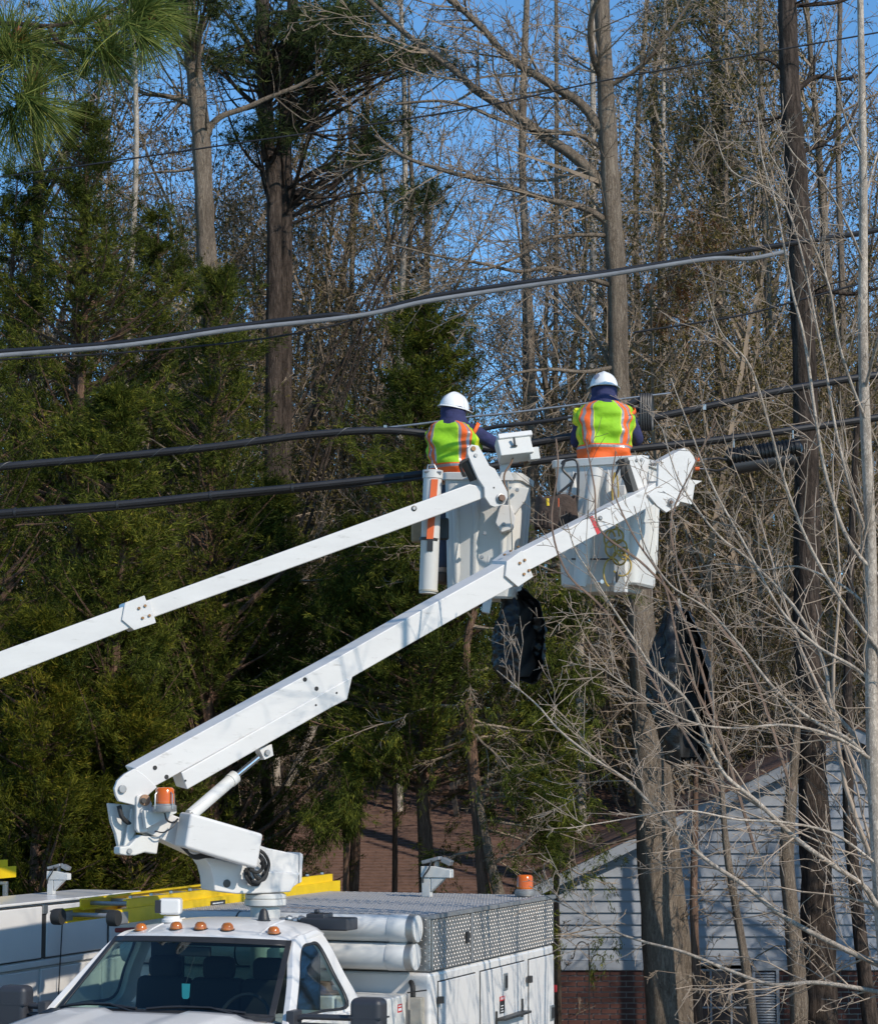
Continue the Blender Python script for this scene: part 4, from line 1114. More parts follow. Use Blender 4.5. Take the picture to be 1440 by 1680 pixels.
# windscreen air freshener
wf = MB().prism([(-.075, .335, 1.735), (-.012, .335, 1.735), (-.018, .335, 1.64), (-.030, .335, 1.63), (-.062, .335, 1.63), (-.072, .335, 1.645)], (0, .004, 0)).build('air_freshener', M['cyan'], FT)
MB().tube([(-.045, .337, 1.735), (-.06, .5, 1.91)], .0025, 4).build('string', M['black'], wf)
# rear lamp
MB().bx(XS - .02, XS + .02, 5.135, 5.16, 1.30, 1.36).build('tail_lamp', M['red'], FT)

# ================================================================== booms (read off vertical planes through each turret)
pw = T0 + RL * PX + RD * PT
U1 = Vector((.87, .49, 0)).normalized()
B1 = Plane((pw.x, pw.y), (pw.x + U1.x, pw.y + U1.y))
pw2 = T0 + RL * (-3.77 + PX) + RD * (-.6 + PT)
B2 = Plane((pw2.x, pw2.y), (.59, 20.4))
def bp(pl, pts, off, th, m=None, roll=.0):
    m = m or MB()
    q = [pl.p(x, y, off) for x, y in pts]
    return m.prism(q, -pl.n * th + Vector((0, 0, roll * th)))
def disc(pl, px, py, off, r, h, m=None, n=20):
    m = m or MB()
    return m.lathe(pl.p(px, py, off), pl.n, [(r, 0), (r, h * .8), (r * .9, h)], n)
RO = .10
ob = bp(B1, [(221, 1261), (554, 1079), (670, 1013), (827, 926), (850, 913), (862, 931), (844, 961), (739, 1019), (579, 1111), (252, 1292), (236, 1283)], .10, .20, roll=RO).build('outer_boom', M['boomw'], FT, world=True, bevel=.008)
bp(B1, [(297, 1268), (579, 1109), (570, 1148), (546, 1160), (307, 1296)], .107, .214, roll=RO).build('boom_sleeve', M['boomw'], ob, world=True, bevel=.010)
for x, y in ((500, 1115), (519, 1130), (254, 1260), (273, 1275)): disc(B1, x, y, .098, .017, .006).build('hole', M['rubber'], ob, world=True)
for x, y in ((518, 1157), (552, 1137), (304, 1281)): disc(B1, x, y, .106, .008, .006, None, 10).build('hole', M['rubber'], ob, world=True)
# knuckle
kn = bp(B1, [(221, 1261), (205, 1270), (193, 1281), (188, 1294), (190, 1305), (195, 1315), (222, 1322), (240, 1308), (258, 1292), (237, 1272)], .106, .03)
kn.build('knuckle_plate', M['boomw'], FT, world=True, bevel=.006)
kb = bp(B1, [(221, 1261), (205, 1270), (193, 1281), (188, 1294), (190, 1305), (195, 1315), (222, 1322), (258, 1292)], -.085, .035, roll=0)
kbo = kb.build('knuckle_plate', M['boomw'], FT, world=True, bevel=.006)
disc(B1, 200, 1295, .107, .030, .022).build('pivot_pin', M['alu_dull'], FT, world=True, bevel=.002)
bp(B1, [(206, 1276), (216, 1268), (222, 1275), (212, 1290)], .07, .14).build('knuckle_spacer', M['dark_steel'], kbo, world=True)
# links under the knuckle
lk = bp(B1, [(178, 1318), (226, 1322), (232, 1340), (222, 1372), (214, 1395), (205, 1398), (196, 1396), (190, 1368), (183, 1350)], -.04, .05)
lk.build('link', M['white_worn'], FT, world=True, bevel=.008)
bp(B1, [(216, 1326), (232, 1334), (222, 1366), (212, 1396), (202, 1394), (208, 1368)], .03, .03).build('link', M['white_worn'], FT, world=True, bevel=.008)
bp(B1, [(196, 1390), (212, 1388), (229, 1370), (262, 1374), (258, 1402), (238, 1399), (222, 1404), (207, 1404), (196, 1402)], .10, .12).build('link_foot', M['white_worn'], FT, world=True, bevel=.012)
disc(B1, 212, 1397, .10, .020, .016).build('pivot_pin', M['alu_dull'], FT, world=True)
bp(B1, [(224, 1306), (232, 1303), (243, 1304), (250, 1319), (246, 1345), (243, 1366), (227, 1367), (223, 1360)], .13, .04).build('bracket', M['boomw'], FT, world=True, bevel=.010)
disc(B1, 237, 1313, .13, .042, .02).build('bearing', mat('rusty_bearing', (.36, .22, .14), .7, .2, var=.35, vscale=40), FT, world=True, bevel=.003)
disc(B1, 234, 1314, .15, .02, .03).build('grease_fitting', M['dark_steel'], FT, world=True)
for k, (x, y) in enumerate(((236, 1338), (236, 1350))): disc(B1, x, y, .131, .006, .006).build('bolt', M['dark_steel'], FT, world=True)
MB().tube(catmull([B1.p(195, 1322, .02), B1.p(200, 1340, .03), B1.p(210, 1350, .02), B1.p(218, 1352, 0)], 6), .018, 8).build('hose', M['rubber'], FT, world=True)
MB().tube(catmull([B1.p(226, 1372, .04), B1.p(220, 1384, .05), B1.p(214, 1392, .04)], 5), .014, 8).build('hose', M['rubber'], FT, world=True)
# lower arm
bp(B1, [(240, 1320), (296, 1342), (440, 1392), (498, 1404), (494, 1447), (470, 1464), (420, 1450), (240, 1366), (236, 1340)], .095, .19).build('lower_arm', M['boomw'], FT, world=True, bevel=.010)
bp(B1, [(333, 1405), (351, 1408), (400, 1420), (432, 1430), (494, 1432), (477, 1464), (416, 1467), (387, 1467), (352, 1462), (350, 1440), (345, 1422)], .13, .26).build('turret', M['boomw'], FT, world=True, bevel=.012)
bp(B1, [(492, 1399), (497, 1402), (495, 1447), (491, 1450)], .11, .22).build('turret_flange', M['boomw'], FT, world=True, bevel=.004)
disc(B1, 372, 1450, .131, .03, .004).build('hole', M['dark_steel'], FT, world=True)
bxc = bp(B1, [(313, 1334), (432.5, 1369), (422.5, 1426), (303, 1391)], .38, .21, roll=.04).build('valve_cover', M['boomw'], FT, world=True, bevel=.022, seg=4)
# beacon under the knuckle
bz = B1.p(270, 1332, .27)
beacon(FT, bz, s=.97, world=True)
bp(B1, [(236, 1330), (290, 1330), (290, 1334), (255, 1352), (240, 1360)], .20, .05).build('beacon_bracket', M['white_worn'], FT, world=True, bevel=.004)
MB().tube(catmull([B1.p(270, 1334, .27), B1.p(274, 1346, .27), B1.p(284, 1350, .25), B1.p(292, 1344, .2)], 6), .007, 6).tube(catmull([B1.p(292, 1344, .2), B1.p(282, 1358, .22), B1.p(268, 1366, .2), B1.p(254, 1364, .17)], 6), .005, 6).build('wire', M['black'], FT, world=True)
# lift cylinder
ca, cb_ = B1.p(312, 1338, .17), B1.p(384, 1276, .0)
cyl = MB().tube([ca, cb_], .047, 20).tube([cb_ - (cb_ - ca).normalized() * .05, cb_ + (cb_ - ca).normalized() * .012], .052, 20).build('lift_cylinder', M['white_worn'], FT, world=True)
MB().tube([cb_, B1.p(424, 1243, .0)], .022, 14).build('rod', M['chrome'], cyl, world=True)
MB().tube([ca + Vector((0, -.05, .02)), cb_ + Vector((0, -.055, -.01))], .007, 6).build('pipe', M['white_worn'], cyl, world=True)
bp(B1, [(425, 1229), (446, 1221), (449, 1240), (434, 1247)], .05, .10).build('clevis', M['boomw'], FT, world=True, bevel=.004)
disc(B1, 438, 1235, .05, .022, .02).build('pivot_pin', M['alu_dull'], FT, world=True)
# hoses at the end of the valve cover
m = MB()
hp = [[(420, 1392), (434, 1402), (441, 1418), (436, 1436), (424, 1448), (414, 1446)], [(424, 1404), (430, 1412), (430, 1426), (420, 1432), (408, 1426)], [(412, 1420), (420, 1440), (432, 1444), (438, 1430), (428, 1416)],
      [(402, 1428), (404, 1440), (412, 1450), (422, 1452), (426, 1444), (418, 1436)], [(420, 1398), (432, 1410), (436, 1426), (430, 1440)], [(404, 1424), (412, 1444), (420, 1450)]]
for i, h in enumerate(hp): m.tube(catmull([B1.p(x, y, .26 - .025 * i + .02 * math.sin(j * 2)) for j, (x, y) in enumerate(h)], 6), .013, 8)
m.build('hose', M['rubber'], FT, world=True)
m = MB()
for i in range(3): m.tube(catmull([B1.p(296 + 2 * i, 1388, .24), B1.p(316 + i, 1404 + 2 * i, .22), B1.p(340, 1400 + 3 * i, .2), B1.p(352, 1407, .18)], 6), .010, 7)
m.build('hose', M['rubber'], FT, world=True)
# extension boom, plate, elbow
ib = bp(B1, [(840, 914), (858, 904), (1052, 805), (1080, 789), (1100, 800), (1092, 820), (1076, 826), (873, 933), (850, 944)], .075, .15, roll=RO).build('inner_boom', M['boomw'], FT, world=True, bevel=.006)
cp = bp(B1, [(831, 921), (856, 903), (875, 946), (850, 963), (829, 945)], .125, .24, roll=RO).build('boom_clamp', M['boomw'], FT, world=True, bevel=.004)
for x, y in ((852, 924), (860, 919), (859, 942), (867, 936)): disc(B1, x, y, .125, .012, .014).build('bolt', M['rust'], cp, world=True)
for i, (x, y) in enumerate(((828, 911), (838, 905), (850, 898), (846, 906))): MB().lathe(B1.p(x, y, .03) + Vector((0, 0, .0)), (-.35, -.2, .9), [(.013, 0), (.013, .012)], 10).build('bolt', M['rust'], cp, world=True)
bp(B1, [(967, 848.5), (972.5, 846), (985, 874), (979.5, 877)], .0775, .155, roll=RO).build('red_tape', M['red'], ib, world=True)
m = disc(B1, 984, 850, .075, .020, .006); m.build('hole_ring', M['dark_steel'], ib, world=True)
disc(B1, 984, 850, .0755, .013, .009).build('plug', M['alu_dull'], ib, world=True)
for off in (.10, -.10):
    e = bp(B1, [(1063, 812), (1079, 797), (1080, 758), (1100, 747), (1122, 735), (1128, 736), (1137, 747), (1141, 756), (1134, 783), (1113, 829), (1093, 841), (1078, 830)], off, .03)
    eo = e.build('elbow_plate', M['boomw'], FT, world=True, bevel=.005)
bp(B1, [(1080, 758), (1122, 735), (1128, 737), (1086, 762)], .08, .16).bx(0, 0, 0, 0, 0, 0).build('elbow_cap', M['boomw'], FT, world=True, bevel=.004)
pb = disc(B1, 1100, 824, .10, .034, .02).build('pivot_pin', M['alu_dull'], FT, world=True)
disc(B1, 1100, 824, .12, .016, .02, n=6).build('nut', M['brown_metal'], pb, world=True)
bp(B1, [(1116, 792), (1141, 789), (1135, 828), (1107, 821)], .0, .2).build('leveling_box', M['boomw'], FT, world=True, bevel=.006)
bp(B1, [(1128, 786), (1152, 789), (1140, 796), (1120, 793)], .0, .2).build('leveling_cap', M['white_worn'], FT, world=True, bevel=.004)

# ---------------------------------------------------------------- buckets
def rr(w_, d_, rad, n=5):
    o = []
    for (sx, sy, a0) in ((1, 1, 0), (-1, 1, 90), (-1, -1, 180), (1, -1, 270)):
        for k in range(n + 1):
            a = radians(a0 + 90 * k / n)
            o.append((sx * (w_ / 2 - rad) + rad * cos(a), sy * (d_ / 2 - rad) + rad * sin(a)))
    return o
def bucket(parent, c, zt, h, w_, d_, yaw, lean=0.0, taper=.84, ribs=(-.2, .05, .25), xoff=0):
    R3 = Matrix.Translation(c) @ Matrix.Rotation(yaw, 4, 'Z') @ Matrix.Rotation(lean, 4, 'Y')
    def ring(f, dz, ins=0.0, k=.07):
        s = taper + (1 - taper) * f
        return [R3 @ Vector((x, y, dz)) for x, y in rr(w_ * s - 2 * ins, d_ * s - 2 * ins, k)]
    m = MB()
    rings = [ring(0, -h + .03, .05), ring(0, -h + .01, .015), ring(.02, -h + .03, 0), ring(.5, -h * .5), ring(1, -.03), ring(1, 0), ring(1, 0, .02), ring(.5, -h * .5, .02), ring(0, -h + .05, .03)]
    n = len(rings[0]); vs = [p for r_ in rings for p in r_]; fs = []
    for i in range(len(rings) - 1):
        for k in range(n): fs.append((i * n + k, i * n + (k + 1) % n, (i + 1) * n + (k + 1) % n, (i + 1) * n + k))
    fs.append(list(range(n - 1, -1, -1))); fs.append([(len(rings) - 1) * n + k for k in range(n)])
    m.add(vs, fs); bo = m.build('bucket', M['white_worn'], parent, world=True)
    # rim
    m = MB(); rs = [ring(1, -.055, -.022), ring(1, .004, -.026), ring(1, .012, -.015), ring(1, .012, .022), ring(1, -.01, .024), ring(1, -.055, .0)]
    vs = [p for r_ in rs for p in r_]; fs = []
    for i in range(len(rs)):
        for k in range(n):
            j = (i + 1) % len(rs); fs.append((i * n + k, i * n + (k + 1) % n, j * n + (k + 1) % n, j * n + k))
    m.add(vs, fs).build('rim', M['white_worn'], bo, world=True)
    # pressed ribs on the four walls
    for side in ('f', 'r'):
        W2 = w_ if side == 'f' else d_; D2 = d_ if side == 'f' else w_
        for rx in ribs:
            pts = []
            for k in range(7):
                f = k / 6; s = taper + (1 - taper) * f; x = rx * W2 * s * 1.2; y = -D2 / 2 * s + .012
                q = Vector((x, y, -h + .07 + (h - .16) * f))
                if side == 'r': q = Vector((-q.y, q.x, q.z))
                pts.append(R3 @ q)
            MB().tube(pts, [.012] + [.036] * 5 + [.012], 10).build('rib', M['white_worn'], bo, world=True)
    return bo, R3
c2 = at(1000, 800, 20.55); c2z = at(1000, 759, 20.5).z
bk2, R2 = bucket(FT, Vector((c2.x - .02, c2.y, c2z)), c2z, 1.13, .80, .62, radians(-24), 0, .90, (-.22, .12, .3))
m2 = lambda x, y, z: R2 @ Vector((x, y, z))
# step pocket under the bucket and the bracket to the boom
m = MB()
m.add([m2(*p) for p in ((-.24, -.27, -1.10), (.26, -.27, -1.10), (.26, .22, -1.10), (-.24, .22, -1.10), (-.18, -.22, -1.17), (.22, -.22, -1.17), (.22, .2, -1.17), (-.18, .2, -1.17))], [(0, 1, 5, 4), (1, 2, 6, 5), (2, 3, 7, 6), (3, 0, 4, 7), (4, 5, 6, 7)])
m.build('bucket_foot', M['white_worn'], bk2, world=True, bevel=.01)
m = MB()
for x0 in (.19,): m.add([m2(*p) for p in ((x0, -.36, -.25), (x0 + .10, -.36, -.25), (x0 + .10, -.30, -.25), (x0, -.30, -.25), (x0 - .02, -.34, -1.19), (x0 + .09, -.34, -1.19), (x0 + .09, -.27, -1.19), (x0 - .02, -.27, -1.19))], [(0, 1, 5, 4), (1, 2, 6, 5), (2, 3, 7, 6), (3, 0, 4, 7), (4, 5, 6, 7), (3, 2, 1, 0)])
m.build('mounting_rail', M['boomw'], bk2, world=True, bevel=.008)
MB().tube([m2(-.22, -.335, -.88), m2(.30, -.335, -.90)], .008, 6).build('strap_rod', M['dark_steel'], bk2, world=True)
disc(B1, 982, 955, .0, .02, .05).build('bolt', M['steel'], bk2, world=True)
# tool tube on the front wall
def tooltube(px0, py0, px1, py1, d, r_, par, strip=None):
    a, b = at(px0, py0, d), at(px1, py1, d)
    o = MB().tube([a, a.lerp(b, .04), b.lerp(a, .03), b], [r_ * 1.04, r_, r_, r_ * .92], 20).build('tool_tube', M['white_worn'], par, world=True)
    MB().tube([a + (a - b).normalized() * .012, a + (b - a).normalized() * .06], r_ * 1.10, 20).build('tube_collar', M['white_worn'], o, world=True)
    return o, a, b
tt2, _, _ = tooltube(976, 770, 950, 962, 20.12, .062, FT)
MB().tube([at(908, 757, 20.2) , at(908, 757, 20.2)], .001, 3)
# elbow bracket that carries the bucket
bp(B1, [(1023, 752), (1052, 746), (1064, 748), (1064, 796), (1058, 802), (1047, 808)], -.02, .05).build('bucket_bracket', M['boomw'], FT, world=True, bevel=.006)
bp(B1, [(1023, 752), (1030, 750), (1048, 806), (1040, 810)], -.0, .10).build('bucket_bracket', M['dark_steel'], FT, world=True, bevel=.004)
for x, y in ((1044, 755), (1052, 754), (1068, 757)): disc(B1, x, y, -.02, .014, .012).build('bolt', M['alu_dull'], FT, world=True)
m = MB()
for i in range(4): m.tube(catmull([B1.p(1032, 756 + i, -.0), B1.p(1024 - 1.5 * i, 766 + i, .02), B1.p(1024 - i, 784, .03 - .01 * i), B1.p(1034, 796, .02)], 6), .007, 6)
m.build('hose', M['rubber'], FT, world=True)

# ---------------------------------------------------------------- left truck
r2 = T0 + RL * -3.77 + RD * -.6
LT = root('bucket_truck', tuple(r2), ROT, 'second white bucket truck, cut off by the left edge, its side compartments facing us', 'truck')
cab(LT); wheels(LT)
MB().bx(XM, XS - .01, 2.0, 5.13, .78, 1.60).build('service_body', M['white'], LT, bevel=.02)
MB().bx(XS - .62, XS - .01, 2.0, 5.15, 1.605, 2.115).bx(XM, XM + .6, 2.0, 5.13, 1.605, 2.115).build('upper_compartment', M['white'], LT, bevel=.015)
MB().bx(XS - .66, XS + .02, 1.98, 5.17, 2.118, 2.142).build('compartment_lid', M['white'], LT, bevel=.008)
def lx(px): return locpx(XS - 3.77, px) + .6
for (a, b) in ((-50, 76), (84, 178), (186, 236)):
    MB().bx(XS - .012, XS + .001, max(2.02, lx(a)) - .012, min(5.12, lx(b)) + .012, 1.655, 2.105).build('door_gasket', M['dark_steel'], LT)
    dd_ = MB().bx(XS - .014, XS + .012, max(2.02, lx(a)), min(5.12, lx(b)), 1.665, 2.095).build('compartment_door', M['white'], LT, bevel=.010, seg=3)
for (a, b) in ((-50, 71), (76, 170), (176, 236)):
    MB().bx(XS - .014, XS + .012, max(2.02, lx(a)), min(5.12, lx(b)), .9, 1.575).build('compartment_door', M['white'], LT, bevel=.010, seg=3)
MB().bx(XS - .012, XS + .022, 2.0, 5.15, 1.598, 1.648).build('belt_rail', M['white'], LT, bevel=.006)
MB().bx(XS - .012, XS + .004, lx(77.5), lx(82.5), 1.66, 2.10).build('gap_strip', M['dark_steel'], LT)
MB().bx(XS + .005, XS + .02, lx(79) - .03, lx(79) + .05, 2.03, 2.10).build('latch', M['steel'], LT, bevel=.003)
for k in range(3): MB().bx(XS + .012, XS + .018, lx(2), lx(13), 1.13 - .055 * k, 1.14 - .055 * k).build('vent_slot', M['dark_steel'], LT)
MB().tube([(XS + .05, lx(103), 2.06), (XS + .04, lx(98), 1.1)], .006, 5).tube([(XS + .01, lx(88), 2.045), (XS + .03, lx(94), 2.06), (XS + .05, lx(103), 2.06)], .006, 5).build('cable', M['black'], LT)
br = boom_rest(LT, XS - .42, locpx(XS - 3.77 - .42, 92) + .6, 2.142, s=.68)
MB().bx(XM, XS - .66, 2.02, 5.12, 1.6, 1.72).build('body_deck', M['white_worn'], LT, bevel=.01)
# pedestal, knuckle and boom of the left truck
MB().lathe((PX, PT, 1.1), (0, 0, 1), [(.2, 0), (.2, .05), (.112, .08), (.112, 1.12)], 28).lathe((PX, PT, 2.205), (0, 0, 1), [(.158, 0), (.158, .07)], 28).build('pedestal', M['white_worn'], LT)
bp(B2, [(-345, 1480), (-290, 1480), (-270, 1400), (-470, 1290), (-520, 1310), (-510, 1350), (-380, 1430)], .13, .26).build('lower_arm', M['boomw'], LT, world=True, bevel=.01)
bp(B2, [(-520, 1300), (-500, 1262), (0, 1069), (203, 995), (232, 984), (244, 1018), (215, 1030), (0, 1114), (-480, 1330)], .10, .20).build('outer_boom', M['boomw'], LT, world=True, bevel=.008)
ib2 = bp(B2, [(225, 990), (245, 984), (720, 812), (770, 794), (800, 800), (800, 812), (794, 817), (720, 845), (255, 1012), (235, 1020)], .075, .15).build('inner_boom', M['boomw'], LT, world=True, bevel=.010)
cp2 = bp(B2, [(205, 989), (237, 977), (241, 988), (246, 986), (256, 1022), (220, 1034), (200, 1017)], .118, .24).build('boom_clamp', M['boomw'], LT, world=True, bevel=.004)
for x, y in ((228, 998), (238, 994), (234, 1014), (245, 1010)): disc(B2, x, y, .118, .012, .014).build('bolt', M['rust'], cp2, world=True)
disc(B2, 679, 834, .075, .024, .008).build('hole_ring', M['dark_steel'], ib2, world=True); disc(B2, 679, 834, .076, .015, .010).build('plug', M['alu_dull'], ib2, world=True)
for off in (.12, -.09):
    ep = bp(B2, [(767, 745), (767, 736), (773, 729), (785, 731), (792, 743), (803, 764), (812, 769), (827, 796), (832, 806), (833, 816), (827, 828), (812, 832), (804, 829), (795, 815), (794, 800), (784, 785), (775, 765)], off, .035)
    epo = ep.build('elbow_plate', M['boomw'], LT, world=True, bevel=.006)
    if off > 0:
        disc(B2, 821, 818, .12, .045, .012).build('washer', M['alu_dull'], epo, world=True); disc(B2, 822, 817, .13, .032, .03, n=6).build('nut', M['brown_metal'], epo, world=True)
        disc(B2, 780, 747, .12, .016, .012).build('bolt', M['alu_dull'], epo, world=True); disc(B2, 810, 800, .12, .008, .004).build('hole', M['dark_steel'], epo, world=True)
        disc(B2, 776, 736, .12, .022, .014).build('bearing', M['rust'], epo, world=True)
bp(B2, [(772, 752), (785, 785), (779, 788), (764, 760), (761, 755)], .06, .14).build('elbow_block', M['dark_steel'], LT, world=True, bevel=.006)
m = MB()
for i in range(3): m.tube(catmull([B2.p(770, 752, .1), B2.p(758 - i, 756 + 2 * i, .12), B2.p(756 - i, 766, .1), B2.p(764 - 2 * i, 782, .08)], 6), .008, 7)
m.build('hose', M['rubber'], LT, world=True)
c1 = at(801, 800, 21.0); c1z = at(801, 784, 21.0).z
bk1, R1 = bucket(LT, Vector((c1.x, c1.y, c1z)), c1z, 1.13, .70, .60, radians(-13), radians(2.0), .86, (-.28, -.05, .27))
tt1, ta, tb_ = tooltube(710, 774, 702, 974, 20.35, .082, LT)
# orange strip and black strap on the tube
for (p0, p1, mt, w_, dx) in (((713, 786), (705, 884), 'orange', .030, .0), ((705.5, 886), (705, 904), 'black', .026, 0)):
    a, b = at(p0[0], p0[1], 20.255), at(p1[0], p1[1], 20.255)
    q = MB().add([a + Vector((-w_, .004, 0)), a + Vector((w_, .004, 0)), b + Vector((w_, .004, 0)), b + Vector((-w_, .004, 0)), a + Vector((-w_, .02, 0)), a + Vector((w_, .02, 0)), b + Vector((w_, .02, 0)), b + Vector((-w_, .02, 0))], [(0, 1, 2, 3), (4, 7, 6, 5), (0, 4, 5, 1), (1, 5, 6, 2), (2, 6, 7, 3), (3, 7, 4, 0)])
    q.build('orange_strip' if mt == 'orange' else 'black_strap', M[mt], tt1, world=True)
for py in (885, 843, 786): 
    pass
MB().tube([at(704.5, 883, 20.35), at(704, 888, 20.35)], .088, 20).build('band', M['black'], tt1, world=True)
MB().tube([at(703, 968, 20.35), at(702.8, 971, 20.35)], .085, 20).build('band', M['beige'], tt1, world=True)
MB().bx(0, 0, 0, 0, 0, 0)
# clips on top of the tube, jack post and mount
MB().tube([at(701, 771, 20.3), at(702, 763, 20.3), at(712, 762, 20.3), at(716, 770, 20.3)], .008, 6).tube([at(696, 773, 20.28), at(724, 775, 20.28)], .014, 8).build('clip', M['steel'], tt1, world=True)
rl = MB().prism([at(806, 860, 20.72), at(821, 860, 20.72), at(818, 925, 20.72), at(803, 1007, 20.72), at(790, 1004, 20.72)], (0, .08, 0))
rl.build('mounting_rail', M['boomw'], bk1, world=True, bevel=.008)
MB().prism([at(820, 828, 20.55), at(838, 828, 20.55), at(846, 850, 20.55), at(842, 868, 20.55), at(822, 874, 20.55), at(812, 858, 20.55)], (0, .14, 0)).build('mount_block', M['boomw'], bk1, world=True, bevel=.012)
MB().prism([at(832, 798, 20.6), at(868, 800, 20.6), at(862, 820, 20.6), at(846, 842, 20.6), at(833, 846, 20.6)], (0, .08, 0)).build('mount_gusset', M['white_worn'], bk1, world=True, bevel=.010)
for x, y in ((848, 804), (826, 860), (795, 875), (790, 914)): MB().lathe(at(x, y, 20.56), (0, -1, 0), [(.018, 0), (.016, .03)], 10).build('bolt', M['alu_dull'], bk1, world=True)
MB().tube(catmull([at(833, 790, 20.35), at(836, 830, 20.3), at(839, 870, 20.3), at(840, 905, 20.25)], 5), .005, 5).build('wire', M['beige'], bk1, world=True)
# upper control box on its stand
cb = at(843, 736, 20.35)
q = Matrix.Rotation(radians(-8), 3, 'Y') @ Matrix.Rotation(radians(10), 3, 'Z')
MB().box(cb, (.30, .16, .20), q @ Matrix.Rotation(radians(-22), 3, 'X')).build('control_box', M['white_worn'], bk1, world=True, bevel=.01)
MB().box(cb + Vector((0, .03, .085)), (.31, .19, .05), q @ Matrix.Rotation(radians(-22), 3, 'X')).build('control_lid', M['white'], bk1, world=True, bevel=.008)
MB().box(cb + Vector((.17, .0, -.05)), (.09, .12, .11), q).build('switch_box', M['white_worn'], bk1, world=True, bevel=.008)
MB().box(cb + Vector((0.0, -.10, .05)), (.016, .02, .075), q).box(cb + Vector((0.0, -.095, .01)), (.05, .02, .012), q).build('lever', M['black'], bk1, world=True)
MB().prism([at(819, 745, 20.4), at(841, 745, 20.4), at(836, 772, 20.4), at(843, 788, 20.4), at(820, 788, 20.4)], (0, .05, 0)).build('control_stand', M['boomw'], bk1, world=True, bevel=.004)
MB().tube(catmull([at(843, 746, 20.3), at(838, 760, 20.3), at(828, 776, 20.3), at(827, 792, 20.32), at(832, 806, 20.35)], 5), .009, 6).build('hose', mat('brown_hose', (.22, .13, .08), .6), bk1, world=True)
# second ladder rack post of the left truck appears at the picture edge
# ================================================================== ladders
def ladder(rt, lab, x0, x1, t0, t1, z0, z1, nr=12, label_=True):
    r = root('extension_ladder', tuple(rt), ROT, lab, 'ladder')
    sl = (z1 - z0) / (t1 - t0)
    def Pt(x, t, dz=0): return Vector((x, t, z0 + (t - t0) * sl + dz))
    for dz, ta_, tb_, hh, ins in ((0, t0, t1, .105, 0), (.085, t0 + .22, t1 - .1, .085, .035)):
        for s, x in ((-1, x0 + ins), (1, x1 - ins)):
            m = MB()
            for (ox, w_, oz, h_) in ((0, .012, 0, hh), (-s * .018, .036, 0, .012), (-s * .018, .036, hh - .012, .012)):
                a, b = Pt(x + ox, ta_, dz + oz), Pt(x + ox, tb_, dz + oz)
                m.add([a + Vector((-w_ / 2, 0, 0)), a + Vector((w_ / 2, 0, 0)), a + Vector((w_ / 2, 0, h_)), a + Vector((-w_ / 2, 0, h_)), b + Vector((-w_ / 2, 0, 0)), b + Vector((w_ / 2, 0, 0)), b + Vector((w_ / 2, 0, h_)), b + Vector((-w_ / 2, 0, h_))],
                      [(0, 1, 2, 3), (5, 4, 7, 6), (1, 5, 6, 2), (4, 0, 3, 7), (3, 2, 6, 7), (1, 0, 4, 5)])
            m.build('rail', M['yellow'], r)
        n = nr
        for k in range(n):
            t = ta_ + .16 + (tb_ - ta_ - .3) * k / (n - 1)
            MB().tube([Pt(x0 + ins, t, dz + hh * .5), Pt(x1 - ins, t, dz + hh * .5)], .017, 10).build('rung', M['alu_dull'], r)
            for x in (x0 + ins, x1 - ins): pass
    m = MB()
    for k in range(nr):
        t = t0 + .3 + (t1 - t0 - .6) * k / (nr - 1)
        m.lathe(Pt(x1 - .05, t, .175), (0, 0, 1), [(.016, 0), (.014, .018)], 8)
    m.build('rung_bolt', M['steel'], r)
    for x, s in ((x0, -1), (x1, 1)):
        f = MB().lathe(Pt(x - .035, t0 - .06, .05), (1, 0, 0), [(.058, 0), (.060, .01), (.060, .065), (.058, .075)], 18).build('foot', M['rubber'], r)
        MB().bx(x - .012, x + .012, t0 - .07, t0 + .16, z0 - .005, z0 + .09).build('foot_plate', M['alu_dull'], f, bevel=.015)
    return r, Pt
LZ = 2.16
lad, LP = ladder(T0, 'yellow extension ladder lying on the rack of the nearest truck, feet towards the camera', -1.42, -.95, 1.02, 5.35, 2.085, 2.12)
st = MB().bx(-.9435, -.9425, 2.60, 2.88, 2.135, 2.175).build('label_plate', M['black'], lad)
MB().bx(-.942, -.9415, 2.64, 2.84, 2.150, 2.160).build('label_print', M['sticker_w'], lad)
# rack that carries it
m = MB()
for t in (2.35, 4.9):
    m.bx(-1.60, -.95, t - .02, t + .02, 2.045, 2.078).bx(-1.33, -1.29, t - .02, t + .02, 1.70, 2.05)
m.bx(-.94, -.91, 2.2, 5.3, 2.04, 2.072)
m.build('ladder_rack', M['steel'], FT, bevel=.004)
MB().prism([(-1.15, 1.35, 2.0), (-.55, 1.62, 2.02), (-.6, 1.75, 2.0), (-1.2, 1.8, 1.96)], (0, 0, .035)).build('red_tray', mat('dull_red_tray', (.24, .03, .03), .5), FT, bevel=.01)
MB().tube([(-1.05, 1.62, 1.55), (-.72, 1.60, 2.02)], .022, 8).build('brace', M['beige'], FT)
lad2, _ = ladder(r2, 'yellow ladder end showing at the left edge above the white truck', -.98, -.46, 1.0, 5.75, 2.19, 2.215)
m = MB()
for t in (2.35, 5.5): m.bx(-1.05, -.40, t - .02, t + .02, 2.155, 2.185).bx(-1.0, -.96, t - .02, t + .02, 1.60, 2.16)
m.bx(-.5, -.46, 5.58, 5.62, 1.6, 2.17)
m.build('ladder_rack', M['steel'], LT, bevel=.004)

